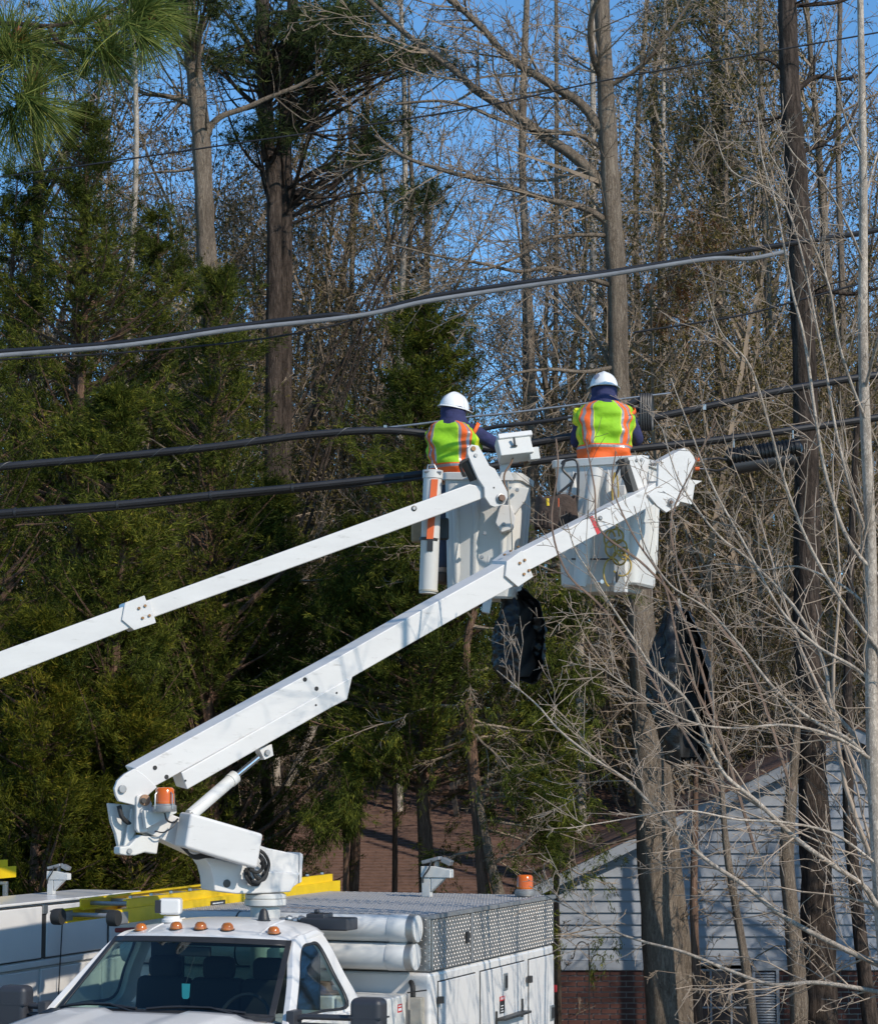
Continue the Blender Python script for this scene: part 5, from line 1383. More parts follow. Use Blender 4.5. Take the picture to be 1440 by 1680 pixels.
# ================================================================== workers
def skin_body(name, verts, edges, radii, mt, parent, sub=2, rootv=0):
    me = bpy.data.meshes.new(name); me.from_pydata([tuple(v) for v in verts], edges, []); me.materials.append(mt)
    o = put(name, me, parent)
    o.modifiers.new('k', 'SKIN').use_smooth_shade = True
    for i, r_ in enumerate(radii):
        sv = me.skin_vertices[0].data[i]; sv.radius = (r_, r_) if not isinstance(r_, tuple) else r_; sv.use_root = (i == rootv)
    s = o.modifiers.new('u', 'SUBSURF'); s.levels = sub; s.render_levels = sub
    return o

def chain(V, E, Rr, pts, rad, start=None):
    prev = start
    for p, r_ in zip(pts, rad):
        V.append(p); Rr.append(r_)
        if prev is not None: E.append((prev, len(V) - 1))
        prev = len(V) - 1
    return prev

def hand(par, wrist, d, palm_n, side, mt):
    """palm and five curled fingers in one skinned mesh"""
    d = Vector(d).normalized(); nrm_ = Vector(palm_n); nrm_ = (nrm_ - d * nrm_.dot(d)).normalized(); s = d.cross(nrm_) * side
    V, E, Rr = [], [], []
    a = chain(V, E, Rr, [Vector(wrist), Vector(wrist) + d * .045, Vector(wrist) + d * .085], [(.022, .030), (.020, .038), (.016, .036)])
    for k, (o, L) in enumerate(((-.030, .060), (-.010, .070), (.011, .066), (.030, .052))):
        b = Vector(wrist) + d * .09 + s * o
        p1 = b + d * L * .42 + nrm_ * .008; p2 = p1 + d * L * .22 + nrm_ * L * .3; p3 = p2 - d * L * .05 + nrm_ * L * .32
        chain(V, E, Rr, [b, p1, p2, p3], [.0105, .0095, .009, .008], a)
    b = Vector(wrist) + d * .035 - s * .032
    chain(V, E, Rr, [b, b + d * .03 - s * .02 + nrm_ * .012, b + d * .055 - s * .015 + nrm_ * .03], [.013, .011, .0095], 1)
    return skin_body('hand', V, E, Rr, mt, par, 2)

def person(loc, yaw, label, lean=0.0, sh=1.0, head_turn=0.0, head_tilt=0.0, arms=None, hood=True, pose=''):
    r = root('person', tuple(loc), yaw, label, 'person')
    hip = Vector((0, -.02, .93)); 
    cx_, cy_ = sin(lean) * .55, 0
    che = Vector((sin(lean) * .40, .03, 1.30)); nk = Vector((sin(lean) * .5, .045, 1.475)); hd = Vector((sin(lean) * .55 + .0, .07, 1.575))
    # body: one continuous figure
    V, E, Rr = [], [], []
    sp = chain(V, E, Rr, [hip, Vector((che.x * .4, 0, 1.10)), che, Vector((nk.x, .035, 1.43)), nk, hd - Vector((0, 0, .03)), hd + Vector((0, 0, .05))], [(.13, .10), (.12, .09), (.15, .10), (.09, .07), .052, (.068, .078), (.062, .072)])
    arm_pts = []
    for s, A in zip((-1, 1), arms):
        sh_ = Vector((che.x + s * .185 * sh, .03, 1.405)); el, wr = Vector(A[0]), Vector(A[1])
        chain(V, E, Rr, [sh_, sh_.lerp(el, .5), el, el.lerp(wr, .4), wr], [.055, .045, .038, .038, .026], 3)
        arm_pts.append((sh_, el, wr))
    for s in (-1, 1):
        k = Vector((s * .12, .02, .50)); a = Vector((s * .13, -.02, .09))
        chain(V, E, Rr, [Vector((s * .10, -.01, .88)), k, a, a + Vector((0, .13, -.05))], [.088, .058, .042, .036], 0)
    body = skin_body('body', V, E, Rr, M['skin'], r, 2)
    # face: nose, ears, eyes, mouth on the far side
    f = MB()
    H = hd
    f.add([H + Vector(v) for v in ((-.014, .083, .0), (.014, .083, .0), (0, .108, -.006), (0, .085, .04))], [(0, 2, 3), (1, 3, 2), (0, 1, 2)]).build('nose', M['skin'], r, ang=90)
    for s in (-1, 1):
        MB().lathe(H + Vector((s * .030, .074, .022)), (0, 1, 0), [(.012, 0), (.009, .008), (0, .011)], 10).build('eye', M['sticker_w'], r)
        MB().lathe(H + Vector((s * .075, .0, .0)), (s, -.2, 0), [(.02, 0), (.03, .006), (.022, .014), (0, .015)], 12).build('ear', M['skin'], r)
    MB().tube([H + Vector((-.022, .082, -.045)), H + Vector((0, .088, -.047)), H + Vector((.022, .082, -.045))], .005, 6).build('mouth', mat('lips', (.35, .14, .12), .5), r)
    # jacket
    V, E, Rr = [], [], []
    chain(V, E, Rr, [Vector((0, 0, .90)), Vector((che.x * .4, 0, 1.10)), che + Vector((0, 0, .0)), Vector((nk.x, .03, 1.425))], [(.175, .135), (.17, .13), (.20, .135), (.12, .095)])
    for (sh_, el, wr) in arm_pts:
        chain(V, E, Rr, [sh_, sh_.lerp(el, .5), el, el.lerp(wr, .45), wr.lerp(el, .1)], [.078, .070, .062, .055, .042], 3)
    skin_body('jacket', V, E, Rr, M['navy'], r, 2)
    # hood bunched round the neck
    hb = MB(); 
    def hood_f(a, b):
        th = 2 * pi * a
        zz = -.15 + .22 * b
        rad = .160 - .045 * min(1, b * 1.6) + .009 * sin(b * 17 + th * 2) * (1 - b)
        back = .02 * (1 - b) * (1 if sin(th) < 0 else 0)
        return Vector((H.x * (.85 + .15 * b) + cos(th) * rad * 1.02, H.y - .02 + sin(th) * (rad + back), H.z - .01 + zz))
    hb.grid(hood_f, 32, 14).build('hood', M['navy'], r, ang=180, solid=.01)
    # trousers, boots
    V, E, Rr = [], [], []
    a0 = chain(V, E, Rr, [Vector((0, -.01, .95)), Vector((0, -.01, .86))], [(.165, .12), (.16, .12)])
    for s in (-1, 1): chain(V, E, Rr, [Vector((s * .10, -.01, .78)), Vector((s * .12, .02, .50)), Vector((s * .13, -.02, .13))], [.10, .078, .068], a0)
    skin_body('trousers', V, E, Rr, M['jeans'], r, 2)
    for s in (-1, 1): MB().bx(s * .13 - .055, s * .13 + .055, -.10, .20, 0, .11).build('boot', M['boot'], r, bevel=.035, seg=3)
    for i, (sh_, el, wr) in enumerate(arm_pts): hand(r, wr, wr - el, arms[i][2], (1, -1)[i], M['glove'])
    # vest: lofted shell, its bands follow the cloth
    NA, NZ = 168, 48
    zs0, zs1 = .93, 1.505
    def prof(f):
        # half width, half depth, x shift, y shift by height fraction
        key = [(0, .232, .185), (.12, .228, .182), (.35, .234, .190), (.58, .252, .195), (.74, .262, .190), (.85, .255, .175), (.92, .225, .158), (.97, .165, .138), (1.0, .110, .125)]
        for (a, wa, da), (b, wb, db) in zip(key, key[1:]):
            if f <= b:
                q = (f - a) / (b - a); q = q * q * (3 - 2 * q); return wa + (wb - wa) * q, da + (db - da) * q
        return key[-1][1:]
    rgv = np.random.default_rng(int(abs(loc[0]) * 1000))
    ph = rgv.uniform(0, 6, 8)
    def vf(a, b):
        th = 2 * pi * a + pi / 2
        w_, d_ = prof(b); w_ *= sh
        x = cos(th); y = sin(th)
        e = 2 / 2.5
        X_ = math.copysign(abs(x) ** e, x) * w_; Y_ = math.copysign(abs(y) ** e, y) * d_
        fold = .013 * sin(th * 5 + b * 6 + ph[0]) * (1 - b * .5) + .010 * sin(b * 21 + th * 3 + ph[1]) + .004 * sin(b * 38 - th * 4 + ph[2])
        nr_ = Vector((X_, Y_, 0)).normalized() * fold
        z = zs0 + (zs1 - zs0) * b
        sx_ = sin(lean) * (.55 * max(0, (z - .93)) / .5)
        sag = -.02 * (abs(x) ** 4) * max(0, b - .7) / .3
        return Vector((X_ + sx_, Y_ + .02 + .02 * b, z + sag)) + nr_
    mats = [M['lime'], M['orange_c'], M['reflect'], M['lime_y']]
    def mf(i, j):
        th = 2 * pi * (i + .5) / NA + pi / 2; b = (j + .5) / NZ
        if b < .22: return 1
        if b < .275: return 2
        if b < .30: return 1
        w_ = abs(cos(th)); back = sin(th)
        # arc measure across the back or front, 0 centre .. 1 side
        q = w_ ** .8
        if q < .46: return 0
        if q < .49: return 3
        if q < .58: return 2
        if q < .73: return 1
        if q < .82: return 2
        if q < .87: return 1
        return 0 if q < .97 else 3
    m = MB().grid(vf, NA, NZ, mf=mf)
    vo = m.build('vest', mats, r, ang=180)
    sfx = vo.modifiers.new('t', 'SOLIDIFY'); sfx.thickness = .006
    # shoulder caps of the vest with yellow binding
    for (sh_, el, wr), s in zip(arm_pts, (-1, 1)):
        dd = (el - sh_).normalized()
        MB().tube([sh_ + dd * .0, sh_ + dd * .035], [.097, .092], 20, caps=False).build('vest_armhole', M['lime_y'] if s < 0 else M['orange_c'], r, solid=.006)
        if s < 0: MB().tube([sh_ + dd * .03, sh_ + dd * .08, sh_ + dd * .12], [.088, .084, .078], 20, caps=False).build('vest_sleeve', M['lime_y'], r, solid=.006)
    # hard hat
    Rh = Matrix.Translation(hd + Vector((0, .005, .055))) @ Matrix.Rotation(head_turn, 4, 'Z') @ Matrix.Rotation(head_tilt, 4, 'Y') @ Matrix.Rotation(radians(-6), 4, 'X')
    hh = MB()
    def dome(a, b):
        th = 2 * pi * a; ph_ = b * pi / 2
        rx, ry, rz_ = .128, .150, .150
        rid = .008 * math.exp(-((cos(th) * cos(ph_)) / .13) ** 2) * (b > .12)
        return Rh @ Vector((cos(th) * cos(ph_) * rx, sin(th) * cos(ph_) * ry, sin(ph_) ** .92 * rz_ + rid))
    hh.grid(dome, 40, 14)
    ho = hh.build('hard_hat', M['hat'], r, ang=70, solid=.004)
    def brim(a, b):
        th = 2 * pi * a; fr = max(0, sin(th)) ** 3
        ex = .018 + .045 * fr
        return Rh @ Vector((cos(th) * (.127 + ex * b), sin(th) * (.148 + ex * b), .004 - .012 * b + .006 * b * fr))
    MB().grid(brim, 40, 3).build('brim', M['hat'], ho, ang=80, solid=.006)
    # round sticker following the shell
    ms = MB()
    def st_(a, b):
        th0, p0 = radians(232), radians(32); t2 = 2 * pi * a
        th = th0 + .26 * b * cos(t2) ; ph_ = p0 + .22 * b * sin(t2)
        v = Vector((cos(th) * cos(ph_) * .1345, sin(th) * cos(ph_) * .1565, sin(ph_) ** .92 * .1565)); return Rh @ v
    ms.grid(st_, 18, 2).build('hat_sticker', M['hat_mark'], ho, ang=90)
    return r
wp2 = at(992, 640, 20.62); wz2 = at(992, 608, 20.62).z - 1.78
w2 = person((wp2.x, wp2.y, wz2), radians(3), 'worker in white hard hat and lime orange vest in the far bucket, back to us', lean=.0, sh=1.02, head_turn=radians(-4), arms=[((-.245, .19, 1.14), (-.16, .40, 1.20), (0, 0, -1)), ((.32, .14, 1.16), (.20, .42, 1.26), (0, 0, -1))])
wp1 = at(748, 690, 21.05); wz1 = at(742, 645, 21.05).z - 1.76
w1 = person((wp1.x, wp1.y, wz1), radians(-22), 'worker in white hard hat and lime vest, one dark blue sleeve stretched to the cable', lean=-.09, sh=.98, head_turn=radians(-20), head_tilt=radians(8), arms=[((-.27, .20, 1.16), (-.26, .42, 1.26), (0, 0, -1)), ((.38, .16, 1.26), (.46, .44, 1.20), (0, 0, -1))])

# ================================================================== cables
def cable(name, label, pts, d, r_, mt='cable', cat='cable', twist=False, group=None, sub=10, n=10):
    P_ = [at(x, y, (d(x) if callable(d) else d)) for x, y in pts]
    path = catmull(P_, sub)
    o = MB().tube(path, r_, n).build(name, M[mt], None)
    return tag(o, label, cat, group), path
dB = lambda x: 21.55 + (x - 700) * .0006
_, pB = cable('aerial_cable', 'thick black cable passing the left worker at vest height, running on to the far bucket', [(-200, 790), (0, 766), (170, 751), (350, 733), (500, 714), (620, 706), (700, 712), (760, 728), (810, 737), (873, 727), (940, 715), (1060, 688), (1150, 669), (1280, 641), (1420, 618), (1650, 590)], dB, .036)
_, pC = cable('aerial_cable', 'lowest black cable bundle tied at intervals, meeting the buckets just above their rims', [(-200, 858), (0, 842), (200, 827), (350, 812), (480, 800), (700, 777), (838, 762), (943, 749), (1037, 737), (1200, 719), (1420, 688), (1650, 655)], dB, .036)
sp = MB()
for k in range(0, len(pC) - 1):
    pass
m = MB()
for x, y in ((25, 841), (193, 829), (346, 813), (480, 801), (660, 782), (1188, 721), (1302, 705)):
    p = at(x, y, dB(x)); m.tube([p - Vector((.012, 0, -.001)), p + Vector((.012, 0, .001))], .046, 12)
tag(m.build('cable_ties', M['black'], None), 'black ties wrapped round the lowest cable bundle', 'cable ties', kind='stuff')
_, _p = cable('aerial_cable', 'thin black service line lashed beneath the lowest cable bundle', [(-200, 865), (0, 849), (200, 834), (350, 818), (480, 806), (600, 795), (700, 784)], 21.5, .016)
cable('aerial_cable', 'short black cable between the two workers, a little above the thicker one', [(786, 707), (812, 700), (850, 696), (900, 690), (940, 684), (1000, 676), (1050, 672)], 21.5, .020)
cable('guy_strand', 'thin galvanised strand running between the two hard hats', [(580, 707), (640, 701), (700, 694), (768, 684), (830, 678), (928, 666), (1040, 652), (1100, 645)], 21.6, .011, 'steel', 'strand')
# lashing wire spiralled on the thick cable
for pth, nm, lab in ((pB, 'lashing_wire', 'fine lashing wire wound round the thick middle cable'),):
    pts = []; L = 0
    for i in range(len(pth) - 1):
        a, b = pth[i], pth[i + 1]
        for k in range(6):
            p = a.lerp(b, k / 6); L += (b - a).length / 6; an = L * 22
            pts.append(p + Vector((0, -cos(an) * .037, sin(an) * .037)))
    tag(MB().tube(pts, .0028, 3).build(nm, M['lash'], None), lab, 'wire')
M['cable_grey'] = mat('grey_cable_jacket', (.20, .205, .215), .42, var=.25, vscale=5)
tag(MB().tube(catmull([at(x, y, 19.5) for x, y in ((-200, 600), (0, 583), (200, 567), (380, 541), (540, 524), (620, 512), (700, 494), (850, 471), (1000, 450), (1160, 425), (1230, 424), (1290, 412))], 10), .020, 10).build('aerial_cable', M['cable_grey'], None), 'grey double cable crossing high, its lower strand sagging free at the right', 'cable')
tag(MB().tube(catmull([at(x, y, 19.55) for x, y in ((-200, 593), (0, 577), (200, 562), (380, 536), (540, 517), (590, 518), (700, 488), (850, 465), (1000, 446), (1160, 420), (1280, 402), (1410, 382), (1600, 350))], 10), .023, 10).build('aerial_cable', M['cable'], None), 'upper strand of the high crossing cable, black and carrying on to the right edge', 'cable')
cable('aerial_cable', 'thin black line just below the high grey cable at the left', [(-200, 605), (0, 590), (180, 580), (380, 562), (520, 540), (620, 512)], 19.7, .008)
cable('power_line', 'thin dark power line strung highest across the tree tops', [(-200, 316), (0, 290), (200, 262), (420, 230), (600, 205), (800, 172), (1010, 128), (1250, 86), (1500, 42), (1700, 5)], 24, .009)
cable('power_line', 'faint lower line crossing the trees beside the dark pine', [(1040, 545), (1200, 520), (1290, 498), (1500, 440)], 26, .012)
MB_ = MB()
# splice closure hanging from the lowest cable
sc = root('splice_closure', tuple(at(1250, 790, 21.7)), 0, 'ribbed black splice closure hanging from the lowest cable beside the bent boom elbow', 'closure')
a, b = at(1188, 752, 21.7), at(1316, 733, 21.7); ax = (b - a).normalized(); L = (b - a).length
prof = [(.02, 0), (.055, .02), (.085, .03)]; h = .05
while h < L - .05:
    prof += [(.088, h), (.098, h + .006), (.098, h + .018), (.088, h + .024)]; h += .036
prof += [(.085, L - .03), (.05, L - .02), (.02, L)]
MB().lathe(a + Vector((0, 0, -.005)), ax, prof, 24).build('ribbed_case', M['vinyl'], sc, world=True)
MB().lathe(a + Vector((0, .0, -.09)), ax, [(.03, .05), (.075, .08), (.075, L - .1), (.03, L - .05)], 16).build('lower_case', M['black'], sc, world=True)
m = MB()
for f in (.12, .88): p = a.lerp(b, f); m.tube([p, p + Vector((0, 0, .17))], .008, 6)
m.build('hanger', M['steel'], sc, world=True)
MB().tube(catmull([at(1192, 754, 21.6), at(1176, 752, 21.6), at(1160, 754, 21.6)], 4), .012, 6).tube(catmull([at(1194, 766, 21.6), at(1178, 772, 21.6), at(1160, 770, 21.6)], 4), .012, 6).build('lead', M['black'], sc, world=True)
for y in (754, 769): MB().tube([at(1140, y, 21.6), at(1147, y, 21.6)], .018, 8).build('clamp_grip', M['orange'], sc, world=True); 
MB().tube([at(1147, 754, 21.6), at(1162, 753, 21.6)], .006, 6).tube([at(1147, 769, 21.6), at(1162, 770, 21.6)], .006, 6).build('clamp_jaw', M['steel'], sc, world=True)
# black coil hung at the cable beside the right worker
cr = root('cable_coil', tuple(at(1055, 720, 21.3)), 0, 'black coiled cable hung on the line just right of the square backed worker', 'coil')
for k in range(5):
    c = at(1052 + k * 4, 676, 21.35)
    ring = [c + Vector((.012 * cos(t), .05 * cos(t), .17 * sin(t))) for t in np.linspace(0, 2 * pi, 19)]
    MB().tube(ring, .014, 6, caps=False).build('loop', M['black'], cr, world=True)
MB().tube([at(1030, 664, 21.35), at(1050, 656, 21.35)], .03, 8).build('clamp', M['black'], cr, world=True)
m = MB()
for x, y in ((596, 705), (632, 702), (706, 706), (768, 700), (934, 686), (1155, 668), (1042, 664)):
    m.box(at(x, y, 21.5), (.03, .03, .05))
tag(m.build('strand_clamps', M['steel'], None), 'small bright clamps along the strand and cables', 'clamps', kind='stuff')

# ================================================================== hanging black covers
def cover(cx_, cy0, cy1, wpx, d, label, seed, lobes, open_):
    ztop, zb = at(cx_, cy0, d).z, at(cx_, cy1, d).z; H = ztop - zb; W = wpx * d / F / 2
    c = at(cx_, (cy0 + cy1) / 2, d); r = root('bucket_cover', (c.x, c.y, zb), 0, label, 'cover')
    rg = np.random.default_rng(seed); ph = rg.uniform(0, 6.28, 12)
    a0, a1 = open_
    def fn(a, b):
        th = radians(a0 + (a1 - a0) * a)
        z = zb + H * b
        p = lobes(b)
        wr = .020 * sin(b * 6 + th * 3 + ph[0]) + .016 * abs(sin(th * 4.3 + b * 5 + ph[1])) + .010 * sin(th * 9 + b * 4 + ph[2]) + .007 * sin(b * 26 + th * 7 + ph[3]) + .013 * abs(sin(b * 11 - th * 3 + ph[4])) ** 3 + .009 * abs(sin(b * 37 + th * 5 + ph[6])) ** 2 * (1 if sin(th * 3 + b * 9) > -.2 else .3) + .005 * sin(b * 61 - th * 8)
        R_ = p[0] * W + wr * (.4 + .6 * sin(pi * min(1, b * 1.05)))
        return Vector((c.x + p[1] * W + cos(th) * R_, c.y + sin(th) * R_ * .75, z + .02 * sin(th * 3 + ph[5])))
    MB().grid(fn, 90, 110).build('sheet', M['vinyl'], r, world=True, ang=180, solid=.006)
    # inner fold hanging inside the slit
    def fi(a, b):
        th = radians(a0 + (a1 - a0) * a); p = lobes(b)
        R_ = p[0] * W * .55 + .02 * sin(b * 19 + th * 3 + ph[6])
        return Vector((c.x + p[1] * W + cos(th) * R_ + .01, c.y + .02 + sin(th) * R_ * .6, zb + .05 + (H - .1) * b))
    MB().grid(fi, 30, 40).build('lining', M['rubber'], r, world=True, ang=180)
    m = MB()
    tp = at(cx_, cy0, d) + Vector((lobes(1)[1] * W, 0, 0))
    m.tube([tp - Vector((0, 0, .05)), tp + Vector((.0, .0, .10))], [.05, .015], 8)
    m.build('tie', M['vinyl'], r, world=True)
    return r
def lobA(b):
    w_ = .35 + .65 * math.sin(min(1, (1 - b) * 1.6 + .05) * pi / 2) ** .8
    if b < .15: w_ *= .72 + b * 1.87
    return (w_ * .98, -.35 * (b > .85) * (b - .85) / .15)
cover(852, 966, 1119, 80, 20.9, 'black glossy bucket cover hanging below the bolted boom joint, grey patch inside', 1, lobA, (-12, 266))
def lobB(b):
    w_ = .30 + .70 * math.sin(min(1, (1 - b) * 1.9 + .05) * pi / 2)
    if b < .35: w_ *= .60 + b * 1.14
    return (w_, -.25 * max(0, b - .6) + .12 * max(0, .5 - b))
cover(1117, 1000, 1252, 98, 20.2, 'longer black vinyl bucket cover hanging against the hardwood trunk', 2, lobB, (-20, 258))
# grey lining flap of the short cover
m = MB().grid(lambda a, b: at(834 + 28 * a + 6 * b - 4 * sin(b * 6), 1012 + 78 * b + 14 * a * b, 20.62 + .02 * sin(a * 7 + b * 5)), 12, 14)

# ================================================================== things hung on the buckets
bg = root('tool_bag', tuple(at(910, 865, 19.95)), 0, 'dark brown tool bag with orange handled tool hung beside the far bucket', 'bag')
def bagf(a, b):
    th = 2 * pi * a; w_ = .17 + .03 * (1 - b) - .06 * max(0, .25 - b); h_ = .27
    c = at(912, 866, 20.0)
    return c + Vector((cos(th) * w_ * (1 + .05 * sin(th * 5)), sin(th) * .09, h_ * b + .02 * sin(th * 4)))
MB().grid(bagf, 36, 10).build('pouch', M['bag'], bg, world=True, ang=60, solid=.008)
m = MB()
for k in range(10): p = at(882 + k * 6, 842 - 4 * sin(k), 19.92); m.tube([p, p + Vector((0, 0, -.12))], .012, 6)
m.build('pocket', M['bag'], bg, world=True)
MB().tube([at(916, 832, 19.93), at(916, 818, 19.93)], .020, 10).build('tool_grip', mat('bright_orange_grip', (.95, .14, .02), .4), bg, world=True)
MB().tube([at(899, 830, 19.93), at(898, 818, 19.93)], .018, 10).build('tool_grip', M['yellow'], bg, world=True)
MB().tube([at(905, 855, 19.95), at(939, 850, 19.93)], .02, 6).build('strap', M['bag'], bg, world=True)
hk = root('hook_hanger', tuple(at(935, 850, 19.98)), 0, 'black hooks and straps looped over the rim above the tool bag', 'hooks')
for pts in ([(921, 762), (926, 756), (946, 757), (948, 800), (944, 850)], [(926, 757), (923, 770), (934, 782), (941, 790)], [(940, 790), (928, 800), (915, 812), (908, 832)], [(944, 776), (936, 800), (932, 826), (940, 850)], [(1010, 760), (1016, 757), (1014, 770), (1004, 788)]):
    MB().tube(catmull([at(x, y, 20.02) for x, y in pts], 5), .012, 7).build('strap', M['black'], hk, world=True)
rp = root('rope_coil', tuple(at(1012, 965, 19.7)), 0, 'tan rope and control hose coiled in loops below the far boom on the bucket front', 'rope')
for (cx_, cy_, rx, ry, t0_, t1_) in ((1003, 900, 10, 14, 0, 2 * pi), (1018, 898, 10, 12, 0, 2 * pi), (1016, 915, 11, 12, 0, 2 * pi), (1020, 928, 15, 17, -2, 2.6), (1004, 940, 14, 24, 2.0, 5.6), (1010, 880, 12, 12, 0, 2 * pi), (1000, 884, 9, 14, 0, 6), (1024, 908, 7, 10, 0, 6)):
    pts = [at(cx_ + rx * cos(t), cy_ + ry * sin(t), 20.02 + .03 * sin(t * 2 + cx_)) for t in np.linspace(t0_, t1_, 22)]
    MB().tube(pts, .0085, 6).build('loop', M['rope'], rp, world=True)
MB().tube(catmull([at(x, y, 20.02) for x, y in ((1014, 925), (1013, 940), (1011, 956))], 4), [.006] * 4 + [.016, .018, .018, .012, .006], 8).build('snap', M['dark_steel'], rp, world=True)
MB().tube(catmull([at(x, y, 20.0) for x, y in ((1008, 775), (1004, 800), (1006, 830), (1012, 862), (1016, 880))], 5), .010, 6).tube(catmull([at(x, y, 20.0) for x, y in ((1012, 780), (1014, 810), (1012, 840), (1010, 870))], 5), .008, 6).build('strand', M['rope'], rp, world=True)
gv = root('work_gloves', tuple(at(686, 900, 21.2)), 0, 'tan canvas pouch hanging behind the tool tube with the orange strip', 'pouch')
MB().box(at(687, 872, 21.2), (.14, .08, .22)).build('pouch', M['glove'], gv, world=True, bevel=.03)
MB().box(at(728, 868, 20.6), (.09, .06, .20)).build('side_pocket', M['black'], gv, world=True, bevel=.02)
# ================================================================== house behind
HD = 31.5
hs = root('house', (3.5, HD + 3, gz(HD)), 0, 'brick and white siding house with brown shingle roof seen through the trees', 'house')
def H_(px, py, d=HD): return at(px, py, d)
zbot = H_(1000, 1576).z
apx = H_(1400, 1196); lef = H_(872, 1452)
slope = (apx.z - lef.z) / (apx.x - lef.x)
XR = apx.x + (apx.x - lef.x)
zg = gz(HD) - .2
wl = H_(905, 1600).x; wr_ = apx.x + (apx.x - wl)
def roofz(x): return apx.z - abs(x - apx.x) * slope
# siding boards
sb = .158; z = zbot; k = 0
MB().prism([(wl, HD + .06, zg), (wr_, HD + .06, zg), (wr_, HD + .06, roofz(wr_) - .12), (apx.x, HD + .06, apx.z - .12), (wl, HD + .06, roofz(wl) - .12)], (0, .2, 0)).build('wall', M['dark_gap'], hs, world=True)
while z < apx.z - .2:
    z1 = min(z + sb, apx.z - .14)
    xl = max(wl, apx.x - (apx.z - .14 - z) / slope); xl1 = max(wl, apx.x - (apx.z - .14 - z1) / slope)
    xr_ = 2 * apx.x - xl; xr1 = 2 * apx.x - xl1
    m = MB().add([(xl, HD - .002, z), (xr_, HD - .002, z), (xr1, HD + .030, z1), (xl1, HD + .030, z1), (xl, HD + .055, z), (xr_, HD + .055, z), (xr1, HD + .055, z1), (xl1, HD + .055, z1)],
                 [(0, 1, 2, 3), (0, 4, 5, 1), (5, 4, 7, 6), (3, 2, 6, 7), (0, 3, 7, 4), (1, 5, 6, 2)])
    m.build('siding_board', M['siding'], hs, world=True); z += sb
MB().bx(wl, wr_, HD - .03, HD + .05, zbot - .13, zbot - .004).build('frieze_board', M['siding'], hs, world=True, bevel=.004)
# rake boards and soffit
fz = .17
for s in (-1, 1):
    a = Vector((apx.x + s * (apx.x - lef.x), HD - .28, lef.z)); b = Vector((apx.x, HD - .28, apx.z))
    MB().prism([a, b, b - Vector((0, 0, fz)), a - Vector((0, 0, fz))], (0, .025, 0)).build('rake_board', M['siding'], hs, world=True)
    a2, b2 = a + Vector((0, .03, -.12)), b + Vector((0, .03, -.12))
    MB().prism([a2, b2, b2 - Vector((0, 0, .02)), a2 - Vector((0, 0, .02))], (0, .3, 0)).build('soffit', M['siding'], hs, world=True)
    MB().prism([a + Vector((s * .05, -.03, .0)), b + Vector((0, -.03, .03)), b + Vector((0, -.03, .0)), a + Vector((s * .05, -.03, -.03))], (0, 4.5, 0)).build('gable_roof', M['shingle'], hs, world=True)
# main wing: ridge runs across the picture
rdg = at(600, 1292, 38.5); ev = at(600, 1470, 32.6)
L_, R_r = -6.6, 6.0
nc = 40; V, Fs = [], []
for i in range(nc):
    f0, f1 = i / nc, (i + 1) / nc
    y0, z0_ = ev.y + (rdg.y - ev.y) * f0, ev.z + (rdg.z - ev.z) * f0
    y1, z1_ = ev.y + (rdg.y - ev.y) * f1, ev.z + (rdg.z - ev.z) * f1
    x = L_; rg = np.random.default_rng(i)
    while x < R_r:
        w_ = rg.uniform(.24, .36); j = rg.uniform(0, .006); k = len(V)
        V += [(x, y0, z0_ + .014 + j), (x + w_ - .004, y0, z0_ + .014 + j), (x + w_ - .004, y1 + .02, z1_ + .004), (x, y1 + .02, z1_ + .004), (x, y0, z0_ - .006), (x + w_ - .004, y0, z0_ - .006)]
        Fs += [(k, k + 1, k + 2), (k, k + 2, k + 3), (k + 4, k + 5, k + 1), (k + 4, k + 1, k)]; x += w_
V = np.array(V); inv = np.array(RINV[hs.name]); V = V @ inv[:3, :3].T + inv[:3, 3]
tag(put('shingles', npmesh('shingles', V, np.array(Fs), M['shingle']), hs), kind='stuff')
MB().prism([(L_, ev.y, ev.z - .02), (R_r, ev.y, ev.z - .02), (R_r, ev.y, ev.z - .12), (L_, ev.y, ev.z - .12)], (0, -.02, 0)).build('fascia', M['siding'], hs, world=True)
MB().prism([(L_, ev.y, ev.z - .03), (L_, rdg.y, rdg.z - .02), (L_, 2 * rdg.y - ev.y, ev.z - .03)], (R_r - L_, 0, 0)).build('roof', M['shingle'], hs, world=True)
MB().bx(L_, R_r, rdg.y - .1, rdg.y + .1, rdg.z - .02, rdg.z + .03).build('ridge_cap', M['shingle'], hs, world=True, bevel=.01)
MB().bx(L_ + .3, wl - .01, ev.y + .3, ev.y + .5, zg, ev.z + .0).build('wall', M['brick'], hs, world=True)
